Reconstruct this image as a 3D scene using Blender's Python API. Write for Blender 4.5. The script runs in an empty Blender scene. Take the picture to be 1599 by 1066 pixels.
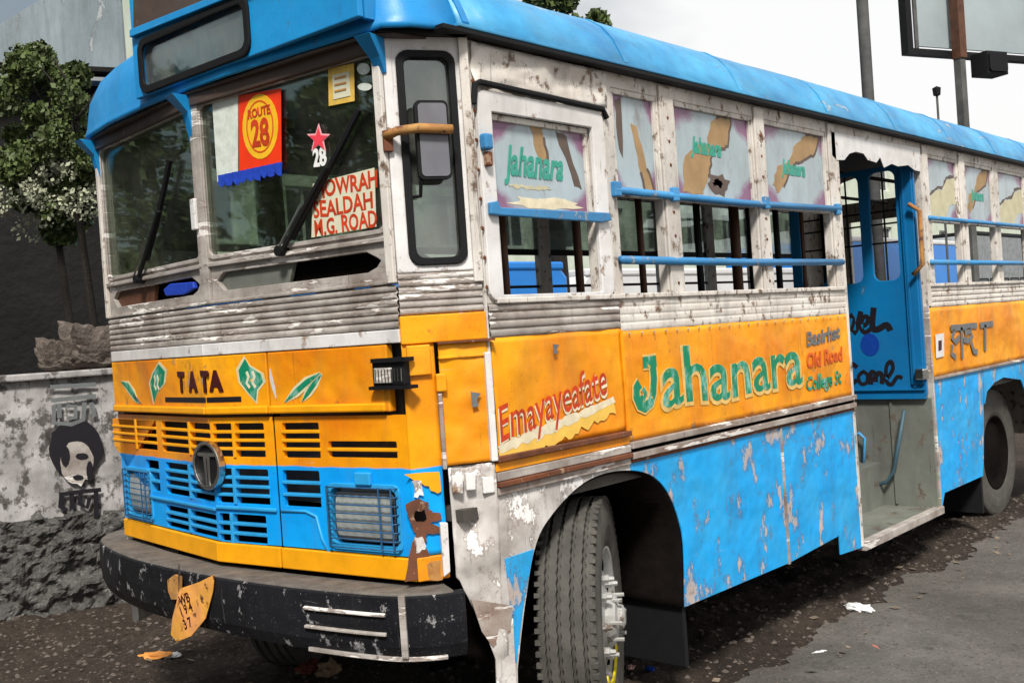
import bpy, bmesh, math, random
from mathutils import Vector, Matrix, noise
from mathutils.geometry import tessellate_polygon
random.seed(7)
SC = bpy.context.scene
COL = SC.collection
R = math.radians

# ------------------------------------------------------------------ camera, sky, sun, exposure
CAM = Vector((-2.443, -2.456, 1.623)); YAW, PIT, ROLL = R(42.182), R(-0.538), R(-3.964); FPX = 1633.0
Fw = Vector((math.cos(YAW)*math.cos(PIT), math.sin(YAW)*math.cos(PIT), math.sin(PIT)))
R0 = Vector((math.sin(YAW), -math.cos(YAW), 0)); U0 = R0.cross(Fw)
Rt = R0*math.cos(ROLL)+U0*math.sin(ROLL); Up = -R0*math.sin(ROLL)+U0*math.cos(ROLL)
cd = bpy.data.cameras.new('camera'); co = bpy.data.objects.new('camera', cd); COL.objects.link(co)
co.matrix_world = Matrix(((Rt.x, Up.x, -Fw.x, CAM.x), (Rt.y, Up.y, -Fw.y, CAM.y), (Rt.z, Up.z, -Fw.z, CAM.z), (0, 0, 0, 1)))
cd.sensor_width = 36; cd.lens = 36*FPX/1599; cd.clip_end = 2000; cd.clip_start = .05
SC.camera = co

SUN_EL, SUN_AZ = R(48), R(222)          # azimuth measured from +X towards +Y: the light comes from behind the camera
w = bpy.data.worlds.new('World'); SC.world = w; w.use_nodes = True
nt = w.node_tree; nt.nodes.clear(); N_ = nt.nodes.new; L_ = nt.links.new
sky = N_('ShaderNodeTexSky'); sky.sky_type = 'NISHITA'; sky.sun_disc = False
sky.sun_elevation = SUN_EL; sky.sun_rotation = R(90)-SUN_AZ; sky.dust_density = 4; sky.air_density = 1.2
tc = N_('ShaderNodeTexCoord'); mp = N_('ShaderNodeMapping'); mp.inputs['Scale'].default_value = (1, 1, 2.2)
mp.inputs['Location'].default_value = (.35, .2, .0)
nz = N_('ShaderNodeTexNoise'); nz.inputs['Scale'].default_value = 1.6; nz.inputs['Detail'].default_value = 5; nz.inputs['Roughness'].default_value = .5
rp = N_('ShaderNodeValToRGB'); rp.color_ramp.elements[0].position = .40; rp.color_ramp.elements[0].color = (.24, .29, .33, 1)
rp.color_ramp.elements[1].position = .58; rp.color_ramp.elements[1].color = (.92, .91, .90, 1)
sc_ = N_('ShaderNodeVectorMath'); sc_.operation = 'SCALE'; sc_.inputs['Scale'].default_value = .10
mx = N_('ShaderNodeMixRGB'); mx.inputs['Fac'].default_value = .90
bg = N_('ShaderNodeBackground'); bg.inputs['Strength'].default_value = .76; ou = N_('ShaderNodeOutputWorld')
dt = N_('ShaderNodeVectorMath'); dt.operation = 'DOT_PRODUCT'; dt.inputs[1].default_value = (.78, -.62, .25)
L_(tc.outputs['Generated'], dt.inputs[0])
m1 = N_('ShaderNodeMath'); m1.operation = 'MULTIPLY_ADD'; m1.inputs[1].default_value = .30; L_(dt.outputs['Value'], m1.inputs[0]); L_(nz.outputs['Fac'], m1.inputs[2])
L_(tc.outputs['Generated'], mp.inputs['Vector']); L_(mp.outputs[0], nz.inputs['Vector']); L_(m1.outputs[0], rp.inputs[0])
L_(sky.outputs[0], sc_.inputs[0]); L_(sc_.outputs[0], mx.inputs[1]); L_(rp.outputs[0], mx.inputs[2])
L_(mx.outputs[0], bg.inputs['Color']); L_(bg.outputs[0], ou.inputs['Surface'])
sd = bpy.data.lights.new('sun', 'SUN'); so = bpy.data.objects.new('sun', sd); COL.objects.link(so)
sd.energy = 3.2; sd.angle = R(10); sd.color = (1, .96, .9)
sv = Vector((math.cos(SUN_AZ)*math.cos(SUN_EL), math.sin(SUN_AZ)*math.cos(SUN_EL), math.sin(SUN_EL)))
so.rotation_euler = sv.to_track_quat('Z', 'Y').to_euler(); so.location = (-5, -5, 12)
SC.view_settings.view_transform = 'Standard'; SC.view_settings.look = 'None'
SC.view_settings.exposure = 0.6; SC.view_settings.gamma = 1; SC.view_settings.use_curve_mapping = False

# ------------------------------------------------------------------ frames: flat faces of the bus body
class Frame:
    """a vertical face: origin, direction running to the right, outward normal"""
    def __init__(s, o, u):
        s.o = Vector((o[0], o[1], 0)); s.u = Vector((u[0], u[1], 0)).normalized(); s.n = s.u.cross(Vector((0, 0, 1)))
    def P(s, u, z, off=0): return s.o+s.u*u+s.n*off+Vector((0, 0, z))
    def at(s, px, py, off=0):                     # photograph position -> (u, z) on this face
        d = Fw+Rt*(px-799.5)/FPX+Up*(533-py)/FPX; o = s.o+s.n*off
        t = (o-CAM).dot(s.n)/d.dot(s.n); p = CAM+d*t-o
        return (p.dot(s.u), p.z)
    def L(s, pts, off=0): return [s.at(x, y, off) for x, y in pts]
def ray(px, py): return Fw+Rt*(px-799.5)/FPX+Up*(533-py)/FPX
def ground(px, py, z=0):
    d = ray(px, py); t = (z-CAM.z)/d.z; return CAM+d*t
def faraway(px, py, dist):
    d = ray(px, py); d = d/math.hypot(d.x, d.y); return CAM+d*dist
YM = 1.124
NC = (-.121, .14); FC = (-.121, 2.108); CU = (-.218, YM); CL = (-.25, YM)
SIDE = Frame((0, 0), (1, 0)); CORN = Frame(NC, (.251, -.14)); LC = math.hypot(.251, .14)
NEAR = Frame(CU, (NC[0]-CU[0], NC[1]-CU[1])); FAR = Frame(CU, (CU[0]-FC[0], CU[1]-FC[1])); LU = math.hypot(.097, .984)
NEARL = Frame(CL, (NC[0]-CL[0], NC[1]-CL[1])); FARL = Frame(CL, (CL[0]-FC[0], CL[1]-FC[1])); LLL = math.hypot(.129, .984)
FCORN = Frame((.13, 2.248), (-.251, -.14)); FSIDE = Frame((0, 2.248), (-1, 0))   # far side: u = -x
BACK = Frame((4.10, 0), (0, -1))                                                   # rear cheek of the door well, faces forward

# ------------------------------------------------------------------ mesh helpers
class MB:
    def __init__(s): s.v = []; s.f = []; s.open = False
    def add(s, vs, fs):
        b = len(s.v); s.v += [Vector(v) for v in vs]; s.f += [[b+i for i in f] for f in fs]; return s
    def box(s, x0, x1, y0, y1, z0, z1, M=None):
        vs = [Vector((x, y, z)) for x in (x0, x1) for y in (y0, y1) for z in (z0, z1)]
        if M: vs = [M @ v for v in vs]
        return s.add(vs, [(0, 1, 3, 2), (4, 6, 7, 5), (0, 4, 5, 1), (2, 3, 7, 6), (0, 2, 6, 4), (1, 5, 7, 3)])
    def fbox(s, F, u0, u1, z0, z1, a, b):
        vs = [F.P(u, z, o) for u in (u0, u1) for o in (a, b) for z in (z0, z1)]
        return s.add(vs, [(0, 1, 3, 2), (4, 6, 7, 5), (0, 4, 5, 1), (2, 3, 7, 6), (0, 2, 6, 4), (1, 5, 7, 3)])
    def plate(s, F, outline, holes=(), a=0, b=.006):
        loops = [list(outline)]+[list(h) for h in holes]
        flat = [p for l in loops for p in l]; n = len(flat)
        tris = tessellate_polygon([[Vector((p[0], p[1], 0)) for p in l] for l in loops])
        fs = [tuple(t) for t in tris]+[tuple(i+n for i in reversed(t)) for t in tris]
        k = 0
        for l in loops:
            m = len(l)
            for i in range(m): j = (i+1) % m; fs.append((k+i, k+j, k+j+n, k+i+n))
            k += m
        return s.add([F.P(p[0], p[1], b) for p in flat]+[F.P(p[0], p[1], a) for p in flat], fs)
    def tube(s, pts, r, n=8, cap=True, r2=None):
        pts = [Vector(p) for p in pts]; m = len(pts); b = len(s.v); ref = None
        for i, p in enumerate(pts):
            d = (pts[min(i+1, m-1)]-pts[max(i-1, 0)]).normalized()
            if ref is None: ref = d.orthogonal().normalized()
            ref = (ref-d*ref.dot(d)).normalized(); q = d.cross(ref)
            rr_ = r if r2 is None else r+(r2-r)*i/(m-1)
            for k in range(n):
                a = 2*math.pi*k/n; s.v.append(p+ref*math.cos(a)*rr_+q*math.sin(a)*rr_)
        for i in range(m-1):
            for k in range(n): s.f.append([b+i*n+k, b+i*n+(k+1) % n, b+(i+1)*n+(k+1) % n, b+(i+1)*n+k])
        if cap: s.f.append([b+k for k in reversed(range(n))]); s.f.append([b+(m-1)*n+k for k in range(n)])
        return s
    def lathe(s, prof, M, n=48, zig=None):
        b = len(s.v); m = len(prof)
        for i in range(n):
            a = 2*math.pi*i/n
            for j, (r, x) in enumerate(prof):
                if zig: x = x+zig(j, i)
                s.v.append(M @ Vector((x, r*math.cos(a), r*math.sin(a))))
        for i in range(n):
            for j in range(m-1):
                s.f.append([b+i*m+j, b+i*m+j+1, b+((i+1) % n)*m+j+1, b+((i+1) % n)*m+j])
        return s
    def sweep(s, path, prof):
        """prof: (outward offset, z) closed; path: list of (point2d, normal2d)"""
        b = len(s.v); m = len(prof)
        for (p, nn) in path:
            for (o, z) in prof: s.v.append(Vector((p[0]+nn[0]*o, p[1]+nn[1]*o, z)))
        for i in range(len(path)-1):
            for j in range(m): s.f.append([b+i*m+j, b+(i+1)*m+j, b+(i+1)*m+(j+1) % m, b+i*m+(j+1) % m])
        s.f.append([b+j for j in range(m)]); s.f.append([b+(len(path)-1)*m+j for j in reversed(range(m))])
        return s
    def grid(s, F, u0, u1, z0, z1, nu, nz_, fn, th=.006):
        b = len(s.v); s.open = True
        for i in range(nu+1):
            for j in range(nz_+1):
                u = u0+(u1-u0)*i/nu; z = z0+(z1-z0)*j/nz_; s.v.append(F.P(u, z, fn(u, z)))
        for i in range(nu):
            for j in range(nz_):
                a = b+i*(nz_+1)+j; s.f.append([a, a+nz_+1, a+nz_+2, a+1])
        return s
    def mesh(s, name):
        me = bpy.data.meshes.new(name); me.from_pydata(s.v, [], s.f); me.update()
        if not s.open:
            bm = bmesh.new(); bm.from_mesh(me); bmesh.ops.recalc_face_normals(bm, faces=bm.faces); bm.to_mesh(me); bm.free()
        return me
def rr(u0, z0, u1, z1, r=.02, n=4):
    o = []
    for cx, cz, a0 in ((u1-r, z1-r, 0), (u0+r, z1-r, 90), (u0+r, z0+r, 180), (u1-r, z0+r, 270)):
        for k in range(n+1): a = R(a0+90*k/n); o.append((cx+r*math.cos(a), cz+r*math.sin(a)))
    return o
def rect(u0, z0, u1, z1): return [(u0, z0), (u1, z0), (u1, z1), (u0, z1)]

def thing(name, label, cat, loc=(0, 0, 0), group=None):
    o = bpy.data.objects.new(name, None); COL.objects.link(o); o.location = loc
    o.empty_display_size = .2; o['label'] = label; o['category'] = cat
    if group: o['group'] = group
    return o
def part(name, mb, mat, parent=None, bevel=0, smooth=False, solid=0, label=None, kind=None):
    me = mb.mesh(name) if isinstance(mb, MB) else mb
    o = bpy.data.objects.new(name, me); COL.objects.link(o)
    me.materials.clear(); me.materials.append(mat)
    if parent:
        o.parent = parent
        if parent.type == 'EMPTY': o.location = -parent.location     # mesh is given in the place's own coordinates
    if solid:
        m = o.modifiers.new('solid', 'SOLIDIFY'); m.thickness = solid; m.offset = -1
    if bevel:
        m = o.modifiers.new('bevel', 'BEVEL'); m.width = bevel; m.segments = 2; m.limit_method = 'ANGLE'; m.angle_limit = R(50)
    if smooth:
        for p in me.polygons: p.use_smooth = True
    if label: o['label'] = label
    if kind: o['kind'] = kind
    return o
def single(name, mb, mat, label, cat, group=None, **k):
    o = part(name, mb, mat, None, **k); o['label'] = label; o['category'] = cat
    if group: o['group'] = group
    return o
def struct(name, mb, mat, **k):
    o = part(name, mb, mat, None, **k); o['kind'] = 'structure'; return o
def text_me(txt, F, u, z, size, sx=1, ang=0, shear=0, bold=0, off=.008, th=.0015, align='LEFT'):
    c = bpy.data.curves.new('lettering', 'FONT'); c.body = txt; c.size = size; c.shear = shear; c.offset = bold
    c.extrude = th; c.resolution_u = 3; c.align_x = align
    o = bpy.data.objects.new('tmp', c); COL.objects.link(o); bpy.context.view_layer.update()
    me = bpy.data.meshes.new_from_object(o.evaluated_get(bpy.context.evaluated_depsgraph_get()))
    bpy.data.objects.remove(o); bpy.data.curves.remove(c)
    ca, sa = math.cos(ang), math.sin(ang)
    for v in me.vertices:
        x, y, h = v.co.x*sx, v.co.y, v.co.z
        jx = noise.noise(Vector((x/size*1.3, y/size*1.7, len(txt))))*size*.055; jy = noise.noise(Vector((x/size*1.1+9, y/size*1.5, len(txt))))*size*.06
        x += jx; y += jy
        v.co = F.P(u+x*ca-y*sa, z+x*sa+y*ca, off+h)
    me.name = 'lettering'; return me
def stroke(F, pts, wd, off=.008, th=.002, mb=None, taper=False):
    """a brush stroke as thin paint: a ribbon through (u, z) points"""
    mb = mb or MB(); m = len(pts); Lf = []; Rg = []
    for i, p in enumerate(pts):
        a = pts[max(i-1, 0)]; b = pts[min(i+1, m-1)]; d = Vector((b[0]-a[0], b[1]-a[1])).normalized()
        w_ = wd*.5*((1-abs(2*i/(m-1)-1)**2*.85) if taper else 1)
        Lf.append((p[0]-d.y*w_, p[1]+d.x*w_)); Rg.append((p[0]+d.y*w_, p[1]-d.x*w_))
    return mb.plate(F, Lf+Rg[::-1], (), off, off+th)
def blob(cx, cz, ru, rz, n=18, jag=.25, seed=0, ang=0):
    rd = random.Random(seed); o = []
    for k in range(n):
        a = 2*math.pi*k/n; q = 1+rd.uniform(-jag, jag); x, y = ru*q*math.cos(a), rz*q*math.sin(a)
        o.append((cx+x*math.cos(ang)-y*math.sin(ang), cz+x*math.sin(ang)+y*math.cos(ang)))
    return o

# ------------------------------------------------------------------ materials
MATS = {}
class NT:
    def __init__(s, name):
        s.m = bpy.data.materials.new(name); s.m.use_nodes = True; s.t = s.m.node_tree; s.b = s.t.nodes['Principled BSDF']; s.c = None
    def n(s, ty, **k):
        x = s.t.nodes.new(ty)
        for a, v in k.items(): setattr(x, a, v)
        return x
    def l(s, a, b): s.t.links.new(a, b)
    def coord(s, scale=(1, 1, 1), gen=False, loc=(0, 0, 0)):
        c = s.n('ShaderNodeTexCoord'); m = s.n('ShaderNodeMapping'); m.inputs['Scale'].default_value = scale; m.inputs['Location'].default_value = loc
        s.l(c.outputs['Generated' if gen else 'Object'], m.inputs[0]); return m.outputs[0]
    def noise(s, scale, detail=6, rough=.6, stretch=(1, 1, 1), dist=0, loc=(0, 0, 0)):
        x = s.n('ShaderNodeTexNoise'); x.inputs['Scale'].default_value = scale; x.inputs['Detail'].default_value = detail
        x.inputs['Roughness'].default_value = rough; x.inputs['Distortion'].default_value = dist
        s.l(s.coord(stretch, loc=loc), x.inputs['Vector']); return x.outputs['Fac']
    def ramp(s, src, p0, p1, inv=False):
        x = s.n('ShaderNodeMapRange'); x.clamp = True; x.inputs[1].default_value = p0; x.inputs[2].default_value = p1
        x.inputs[3].default_value = 1 if inv else 0; x.inputs[4].default_value = 0 if inv else 1
        s.l(src, x.inputs[0]); return x.outputs[0]
    def mix(s, f, a, b):
        x = s.n('ShaderNodeMixRGB')
        for i, q in ((0, f), (1, a), (2, b)):
            if isinstance(q, (int, float)): x.inputs[i].default_value = q
            elif isinstance(q, tuple): x.inputs[i].default_value = (*q, 1)
            else: s.l(q, x.inputs[i])
        return x.outputs[0]
    def math(s, op, a, b=0):
        x = s.n('ShaderNodeMath', operation=op)
        for i, q in ((0, a), (1, b)):
            if isinstance(q, (int, float)): x.inputs[i].default_value = q
            else: s.l(q, x.inputs[i])
        return x.outputs[0]
    def bump(s, h, strength=.3, dist=.01, prev=None):
        x = s.n('ShaderNodeBump'); x.inputs['Strength'].default_value = strength; x.inputs['Distance'].default_value = dist
        s.l(h, x.inputs['Height'])
        if prev is not None: s.l(prev, x.inputs['Normal'])
        return x.outputs[0]
    def fin(s, col, rough=.6, metal=0, normal=None, spec=.32):
        if isinstance(col, tuple): s.b.inputs['Base Color'].default_value = (*col, 1)
        else: s.l(col, s.b.inputs['Base Color'])
        if isinstance(rough, (int, float)): s.b.inputs['Roughness'].default_value = rough
        else: s.l(rough, s.b.inputs['Roughness'])
        if isinstance(metal, (int, float)): s.b.inputs['Metallic'].default_value = metal
        else: s.l(metal, s.b.inputs['Metallic'])
        s.b.inputs['Specular IOR Level'].default_value = spec
        if normal is not None: s.l(normal, s.b.inputs['Normal'])
        return s.m
def paint(name, base, alt, chip=(.33, .28, .24), rust=(.12, .045, .02), amount=.60, chips=6, grime=.5, rough=.45, dents=.5, streak=(1, 1, .18), vary=1.4, fine=None, seed=0, cst=(1, 1, .8), spk_=.35):
    """old paint: patchy tone, chips down to primer with rusty hearts, run-down grime, dented sheet"""
    m = NT(name); lo = (seed*3.1, seed*1.7, seed*2.3)
    c = m.mix(m.ramp(m.noise(vary, 5, .6, loc=lo), .35, .68), base, alt)
    dirt = m.ramp(m.noise(5, 8, .7, streak, loc=lo), .48, .78)
    c = m.mix(m.math('MULTIPLY', dirt, grime), c, tuple(x*.35+.03 for x in base))
    spk = m.ramp(m.noise(60, 4, .7, loc=lo), .60, .72); c = m.mix(m.math('MULTIPLY', spk, spk_), c, tuple(x*.4+.02 for x in base))
    n1 = m.noise(chips, 10, .68, cst, loc=lo)
    ch = m.ramp(n1, amount, amount+.025); c = m.mix(ch, c, chip)
    ru = m.ramp(n1, amount+.07, amount+.12); c = m.mix(ru, c, rust)
    rim = m.math('MULTIPLY', m.ramp(n1, amount-.03, amount), m.ramp(n1, amount, amount+.012, True)); c = m.mix(m.math('MULTIPLY', rim, .55), c, rust)
    drip = m.ramp(m.noise(34, 5, .75, (1, 1, .05), loc=lo), .62, .70); c = m.mix(m.math('MULTIPLY', drip, grime*.75), c, tuple(x*.25+.025 for x in rust))
    scr = m.ramp(m.noise(24, 6, .8, (.10, .10, 2.4), .3, loc=lo), .655, .70); c = m.mix(m.math('MULTIPLY', scr, grime*.8), c, tuple(min(.8, x*1.15+.04) for x in chip))
    pit = m.ramp(m.noise(110, 3, .8, loc=lo), .63, .70); c = m.mix(m.math('MULTIPLY', pit, .6), c, tuple(x*.25+.015 for x in rust))
    patch = m.ramp(m.noise(3.4, 7, .72, (1, 1, .7), .4, loc=(lo[1]+5, 2, 1)), .52, .66); c = m.mix(m.math('MULTIPLY', patch, grime*.35), c, tuple(x*.4+.03 for x in base))
    hi = m.ramp(m.noise(2.6, 3, .5, loc=lo), .2, .8)
    nb = m.bump(hi, dents, .03); nb = m.bump(m.math('SUBTRACT', m.noise(22, 6, .6), m.math('MULTIPLY', ch, .8)), .28, .004, nb)
    rg = m.math('ADD', m.math('MULTIPLY', m.noise(14, 5, .6), .35), rough-.15)
    return m.fin(c, m.math('MAXIMUM', rg, m.math('MULTIPLY', ch, .85)), 0, nb)
def simple(name, col, rough=.6, metal=0, var=.35, scale=12, bump=.15, dist=.004, spec=.32):
    m = NT(name); c = m.mix(m.ramp(m.noise(scale, 6, .65), .3, .75), col, tuple(x*(1-var) for x in col))
    return m.fin(c, rough, metal, m.bump(m.noise(scale*3, 5, .6), bump, dist), spec)

M = MATS
ORA, ORB = (.93, .395, .004), (.72, .20, .003)
BLU, BLB = (.002, .37, .86), (.003, .24, .70)
M['orange'] = paint('orange_paint', ORA, ORB, amount=.64, grime=.6, dents=.9, vary=2.6)
M['orange_dent'] = paint('orange_paint_dented', ORA, ORB, amount=.655, grime=.5, dents=.9, seed=2, vary=2)
M['blue'] = paint('blue_paint_chipped', BLU, (.03, .36, .70), chip=(.46, .38, .34), amount=.57, chips=6.5, grime=.55, dents=.9, vary=3, cst=(1, 1, .55))
M['roof'] = paint('roof_blue_paint', (.060, .36, .62), (.015, .17, .40), chip=(.34, .42, .48), amount=.635, chips=9, grime=.6, rough=.40, dents=.9, streak=(.35, 1.2, 1.2), vary=2.4, cst=(.4, 1.3, 1.3))
M['cap'] = paint('cap_blue_paint', (.010, .29, .64), (.012, .20, .50), chip=(.12, .33, .5), amount=.66, grime=.35, rough=.38, dents=.35, seed=3)
M['door'] = paint('door_blue_paint', (.004, .18, .43), (.006, .125, .33), chip=(.1, .3, .45), amount=.69, grime=.35, rough=.3, dents=.2, seed=4)
M['rail_blue'] = paint('rail_blue_paint', (.06, .30, .60), (.03, .17, .38), chip=(.3, .35, .38), amount=.60, chips=14, grime=.5)
M['cream'] = paint('worn_cream_paint', (.74, .70, .64), (.55, .49, .43), chip=(.20, .14, .10), rust=(.08, .04, .02), amount=.585, chips=19, grime=.9, rough=.6, dents=.4, streak=(1, 1, .12), vary=4)
M['white'] = paint('white_paint', (.76, .75, .74), (.60, .57, .54), chip=(.3, .2, .13), amount=.63, chips=15, grime=.6, seed=5)
M['primer'] = paint('bare_primer_sheet', (.66, .63, .60), (.34, .30, .27), chip=(.82, .80, .78), rust=(.13, .07, .045), amount=.56, chips=8, grime=.95, rough=.65, dents=1.0, seed=6, vary=5)
M['band'] = paint('worn_metal_band', (.50, .46, .42), (.22, .18, .155), chip=(.74, .70, .66), rust=(.13, .07, .04), amount=.56, chips=9, grime=.95, streak=(.12, .12, 2.2), seed=7, vary=6, cst=(.22, .22, 1.6))
M['moulding'] = paint('worn_moulding', (.42, .38, .34), (.20, .13, .10), chip=(.70, .66, .62), rust=(.16, .05, .02), amount=.57, chips=9, grime=.8, streak=(.2, .2, 2), seed=8, vary=7, cst=(.25, .25, 1.6))
M['rust'] = paint('rusty_iron', (.20, .065, .025), (.09, .03, .015), chip=(.32, .20, .13), amount=.60, chips=16, grime=.6, rough=.8, seed=9, vary=9)
M['rustyellow'] = paint('rusty_ochre_iron', (.50, .26, .07), (.30, .12, .04), chip=(.12, .05, .03), amount=.58, chips=22, grime=.6, rough=.7, vary=12)
M['black'] = paint('black_paint_scuffed', (.006, .0065, .008), (.016, .016, .019), chip=(.34, .34, .37), rust=(.55, .53, .52), amount=.63, chips=17, grime=.3, rough=.4, dents=.8, seed=10)
M['black'].node_tree.nodes['Principled BSDF'].inputs['Specular IOR Level'].default_value = .12
M['soffit'] = paint('brown_soffit', (.05, .035, .028), (.09, .06, .045), chip=(.2, .15, .12), amount=.64, chips=10, grime=.5, streak=(.2, .2, 2))
M['grey_door'] = paint('grey_step_sheet', (.19, .20, .17), (.12, .125, .11), chip=(.09, .08, .07), amount=.60, grime=.9, seed=11)
M['plate_yellow'] = paint('number_plate_yellow', (.86, .42, .04), (.80, .34, .12), chip=(.10, .04, .02), amount=.60, chips=26, grime=.6, dents=1, vary=9)
M['concrete_rail'] = simple('bumper_ledge', (.16, .14, .12), .8, 0, .6, 18, .4)
M['wood'] = simple('brown_post', (.13, .055, .03), .55, 0, .6, 9)
M['dark'] = simple('dark_underbody', (.006, .005, .0045), .9, 0, .5, 9, .4, .01, 0)
M['chassis'] = simple('chassis_iron', (.009, .0065, .0055), .9, 0, .6, 14, .4, .01, .05)
M['lining'] = simple('interior_lining', (.10, .10, .095), .75)
M['floor_in'] = simple('bus_floor_sheet', (.08, .07, .06), .75)
M['seat'] = simple('seat_vinyl', (.055, .035, .025), .45)
M['rubber'] = simple('black_rubber', (.010, .010, .011), .7, 0, .3, 20, .15, .004, .2)
M['iron'] = simple('black_iron', (.010, .010, .011), .6, 0, .4, 25, .15, .004, .2)
M['chrome'] = simple('worn_chrome', (.62, .62, .60), .28, 1, .3, 12, .1)
M['rim'] = paint('silver_rim_paint', (.40, .40, .38), (.20, .18, .16), chip=(.12, .09, .07), amount=.6, chips=14, grime=.8)
M['yellow'] = simple('yellow_paint', (.80, .62, .02), .5)
M['orange_bar'] = simple('orange_bar_paint', ORA, .5, 0, .25, 8)
M['blue_bar'] = simple('blue_bar_paint', (.03, .36, .74), .45, 0, .35, 8)
def tg():
    m = NT('green_sign_paint'); c = m.mix(m.ramp(m.noise(16, 6, .7, (1, 1, .5)), .50, .66), (.004, .21, .105), (.22, .48, .42))
    c = m.mix(m.ramp(m.noise(30, 8, .7), .62, .66), c, (.80, .42, .05)); return m.fin(c, .5)
M['txt_green'] = tg()
M['txt_rim'] = simple('faded_rim_paint', (.80, .52, .16), .5, 0, .35, 30)
M['txt_glow'] = simple('yellow_glow_paint', (.90, .56, .10), .5, 0, .3, 9)
M['txt_pale'] = simple('pale_sign_paint', (.72, .66, .40), .5, 0, .3, 25)
M['txt_red'] = simple('red_sign_paint', (.66, .06, .015), .5, 0, .55, 22)
M['txt_orange'] = simple('orange_sign_paint', (.72, .11, .01), .5, 0, .3, 25)
M['txt_white'] = simple('white_sign_paint', (.84, .74, .52), .5, 0, .35, 18)
M['txt_black'] = simple('black_sign_paint', (.012, .010, .014), .5, 0, .3, 25)
M['txt_blue'] = simple('blue_sign_paint', (.004, .05, .33), .5, 0, .3, 25)
M['txt_grey'] = simple('grey_sign_paint', (.16, .17, .17), .5, 0, .3, 25)
M['txt_maroon'] = simple('maroon_sign_paint', (.06, .008, .01), .5, 0, .3, 25)
M['txt_teal'] = simple('teal_sign_paint', (.05, .36, .27), .5, 0, .3, 25)
M['tan'] = simple('tan_pane_paint', (.42, .27, .13), .6, 0, .35, 9)
M['tan_pale'] = simple('pale_pane_paint', (.60, .55, .36), .6, 0, .3, 9)
M['brown_line'] = simple('brown_pane_paint', (.14, .10, .08), .6)
M['st_red'] = simple('poster_red', (.85, .045, .008), .4, 0, .15, 20)
M['st_yellow'] = simple('poster_yellow', (.90, .50, .02), .4, 0, .2, 20)
M['st_blue'] = simple('fringe_blue', (.02, .07, .55), .5, 0, .5, 60)
M['st_paper'] = simple('paper_pale', (.70, .76, .68), .6, 0, .35, 30)
M['st_gold'] = simple('paper_gold', (.80, .52, .10), .5, 0, .35, 40)
M['st_cream'] = simple('card_cream', (.70, .68, .50), .6, 0, .2, 16)
M['st_pink'] = simple('sticker_red', (.85, .06, .09), .4, 0, .1, 30)
M['st_pale_pink'] = simple('sticker_pink', (.9, .42, .45), .4, 0, .1, 30)
M['st_white'] = simple('sticker_white', (.85, .85, .82), .4, 0, .1, 30)

def glass(name, tint, gloss=.14, rough=.02, dirt=.25, dcol=(.30, .30, .27)):
    m = NT(name); t = m.t; t.nodes.remove(m.b); out = t.nodes['Material Output']
    tr = m.n('ShaderNodeBsdfTransparent'); tr.inputs[0].default_value = (*tint, 1)
    gl = m.n('ShaderNodeBsdfGlossy'); gl.inputs['Roughness'].default_value = rough; gl.inputs[0].default_value = (.9, .95, .95, 1)
    m.l(m.bump(m.noise(3, 2, .5), .12, .01), gl.inputs['Normal'])
    df = m.n('ShaderNodeBsdfDiffuse'); df.inputs[0].default_value = (*dcol, 1)
    fr = m.n('ShaderNodeLayerWeight'); fr.inputs[0].default_value = .35
    f = m.math('ADD', m.math('MULTIPLY', fr.outputs['Fresnel'], .55), gloss*.5)
    a = m.n('ShaderNodeMixShader'); m.l(f, a.inputs[0]); m.l(tr.outputs[0], a.inputs[1]); m.l(gl.outputs[0], a.inputs[2])
    b = m.n('ShaderNodeMixShader'); m.l(m.math('MULTIPLY', m.ramp(m.noise(4, 7, .7, (1, 1, .5)), .38, .8), dirt), b.inputs[0])
    m.l(a.outputs[0], b.inputs[1]); m.l(df.outputs[0], b.inputs[2]); m.l(b.outputs[0], out.inputs[0]); return m.m
M['windshield'] = glass('windshield_glass', (.80, .84, .76), .03, .02, .07)
M['glass'] = glass('window_glass', (.70, .76, .72), .2, .03, .5)
def pane_mat():
    """frosted pane: pale blue grey, magenta fading in from the corners"""
    m = NT('printed_pane'); t = m.t
    c = m.n('ShaderNodeTexCoord'); sp = m.n('ShaderNodeSeparateXYZ'); m.l(c.outputs['Generated'], sp.inputs[0])
    def edge(o): return m.math('ABSOLUTE', m.math('SUBTRACT', o, .5))
    e = m.math('MULTIPLY', edge(sp.outputs[0]), 1.0); e2 = edge(sp.outputs[2])
    k = m.math('ADD', m.math('ADD', e, e2), m.math('MULTIPLY', m.noise(9, 5, .6), .35))
    cor = m.ramp(k, .84, .98)
    base = m.mix(m.ramp(m.noise(3, 6, .65, (1, 1, .5)), .3, .75), (.42, .50, .54), (.30, .36, .38))
    base = m.mix(m.math('MULTIPLY', m.ramp(m.noise(7, 8, .7, (1, 1, .3)), .45, .7), .5), base, (.22, .22, .21))
    base = m.mix(m.ramp(m.noise(5, 9, .75, (1, 1, .4), loc=(3, 1, 2)), .56, .70), base, (.17, .15, .14)); col = m.mix(m.math('MULTIPLY', cor, .85), base, (.21, .06, .15))
    m.fin(col, .25, 0, None); return m.m
M['pane'] = pane_mat()
def tyre_mat():
    m = NT('tyre_rubber'); c = m.mix(m.ramp(m.noise(7, 8, .7), .35, .72), (.050, .048, .043), (.11, .10, .085))
    return m.fin(c, .85, 0, m.bump(m.noise(90, 4, .6), .4, .004))
M['tyre'] = tyre_mat()
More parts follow.
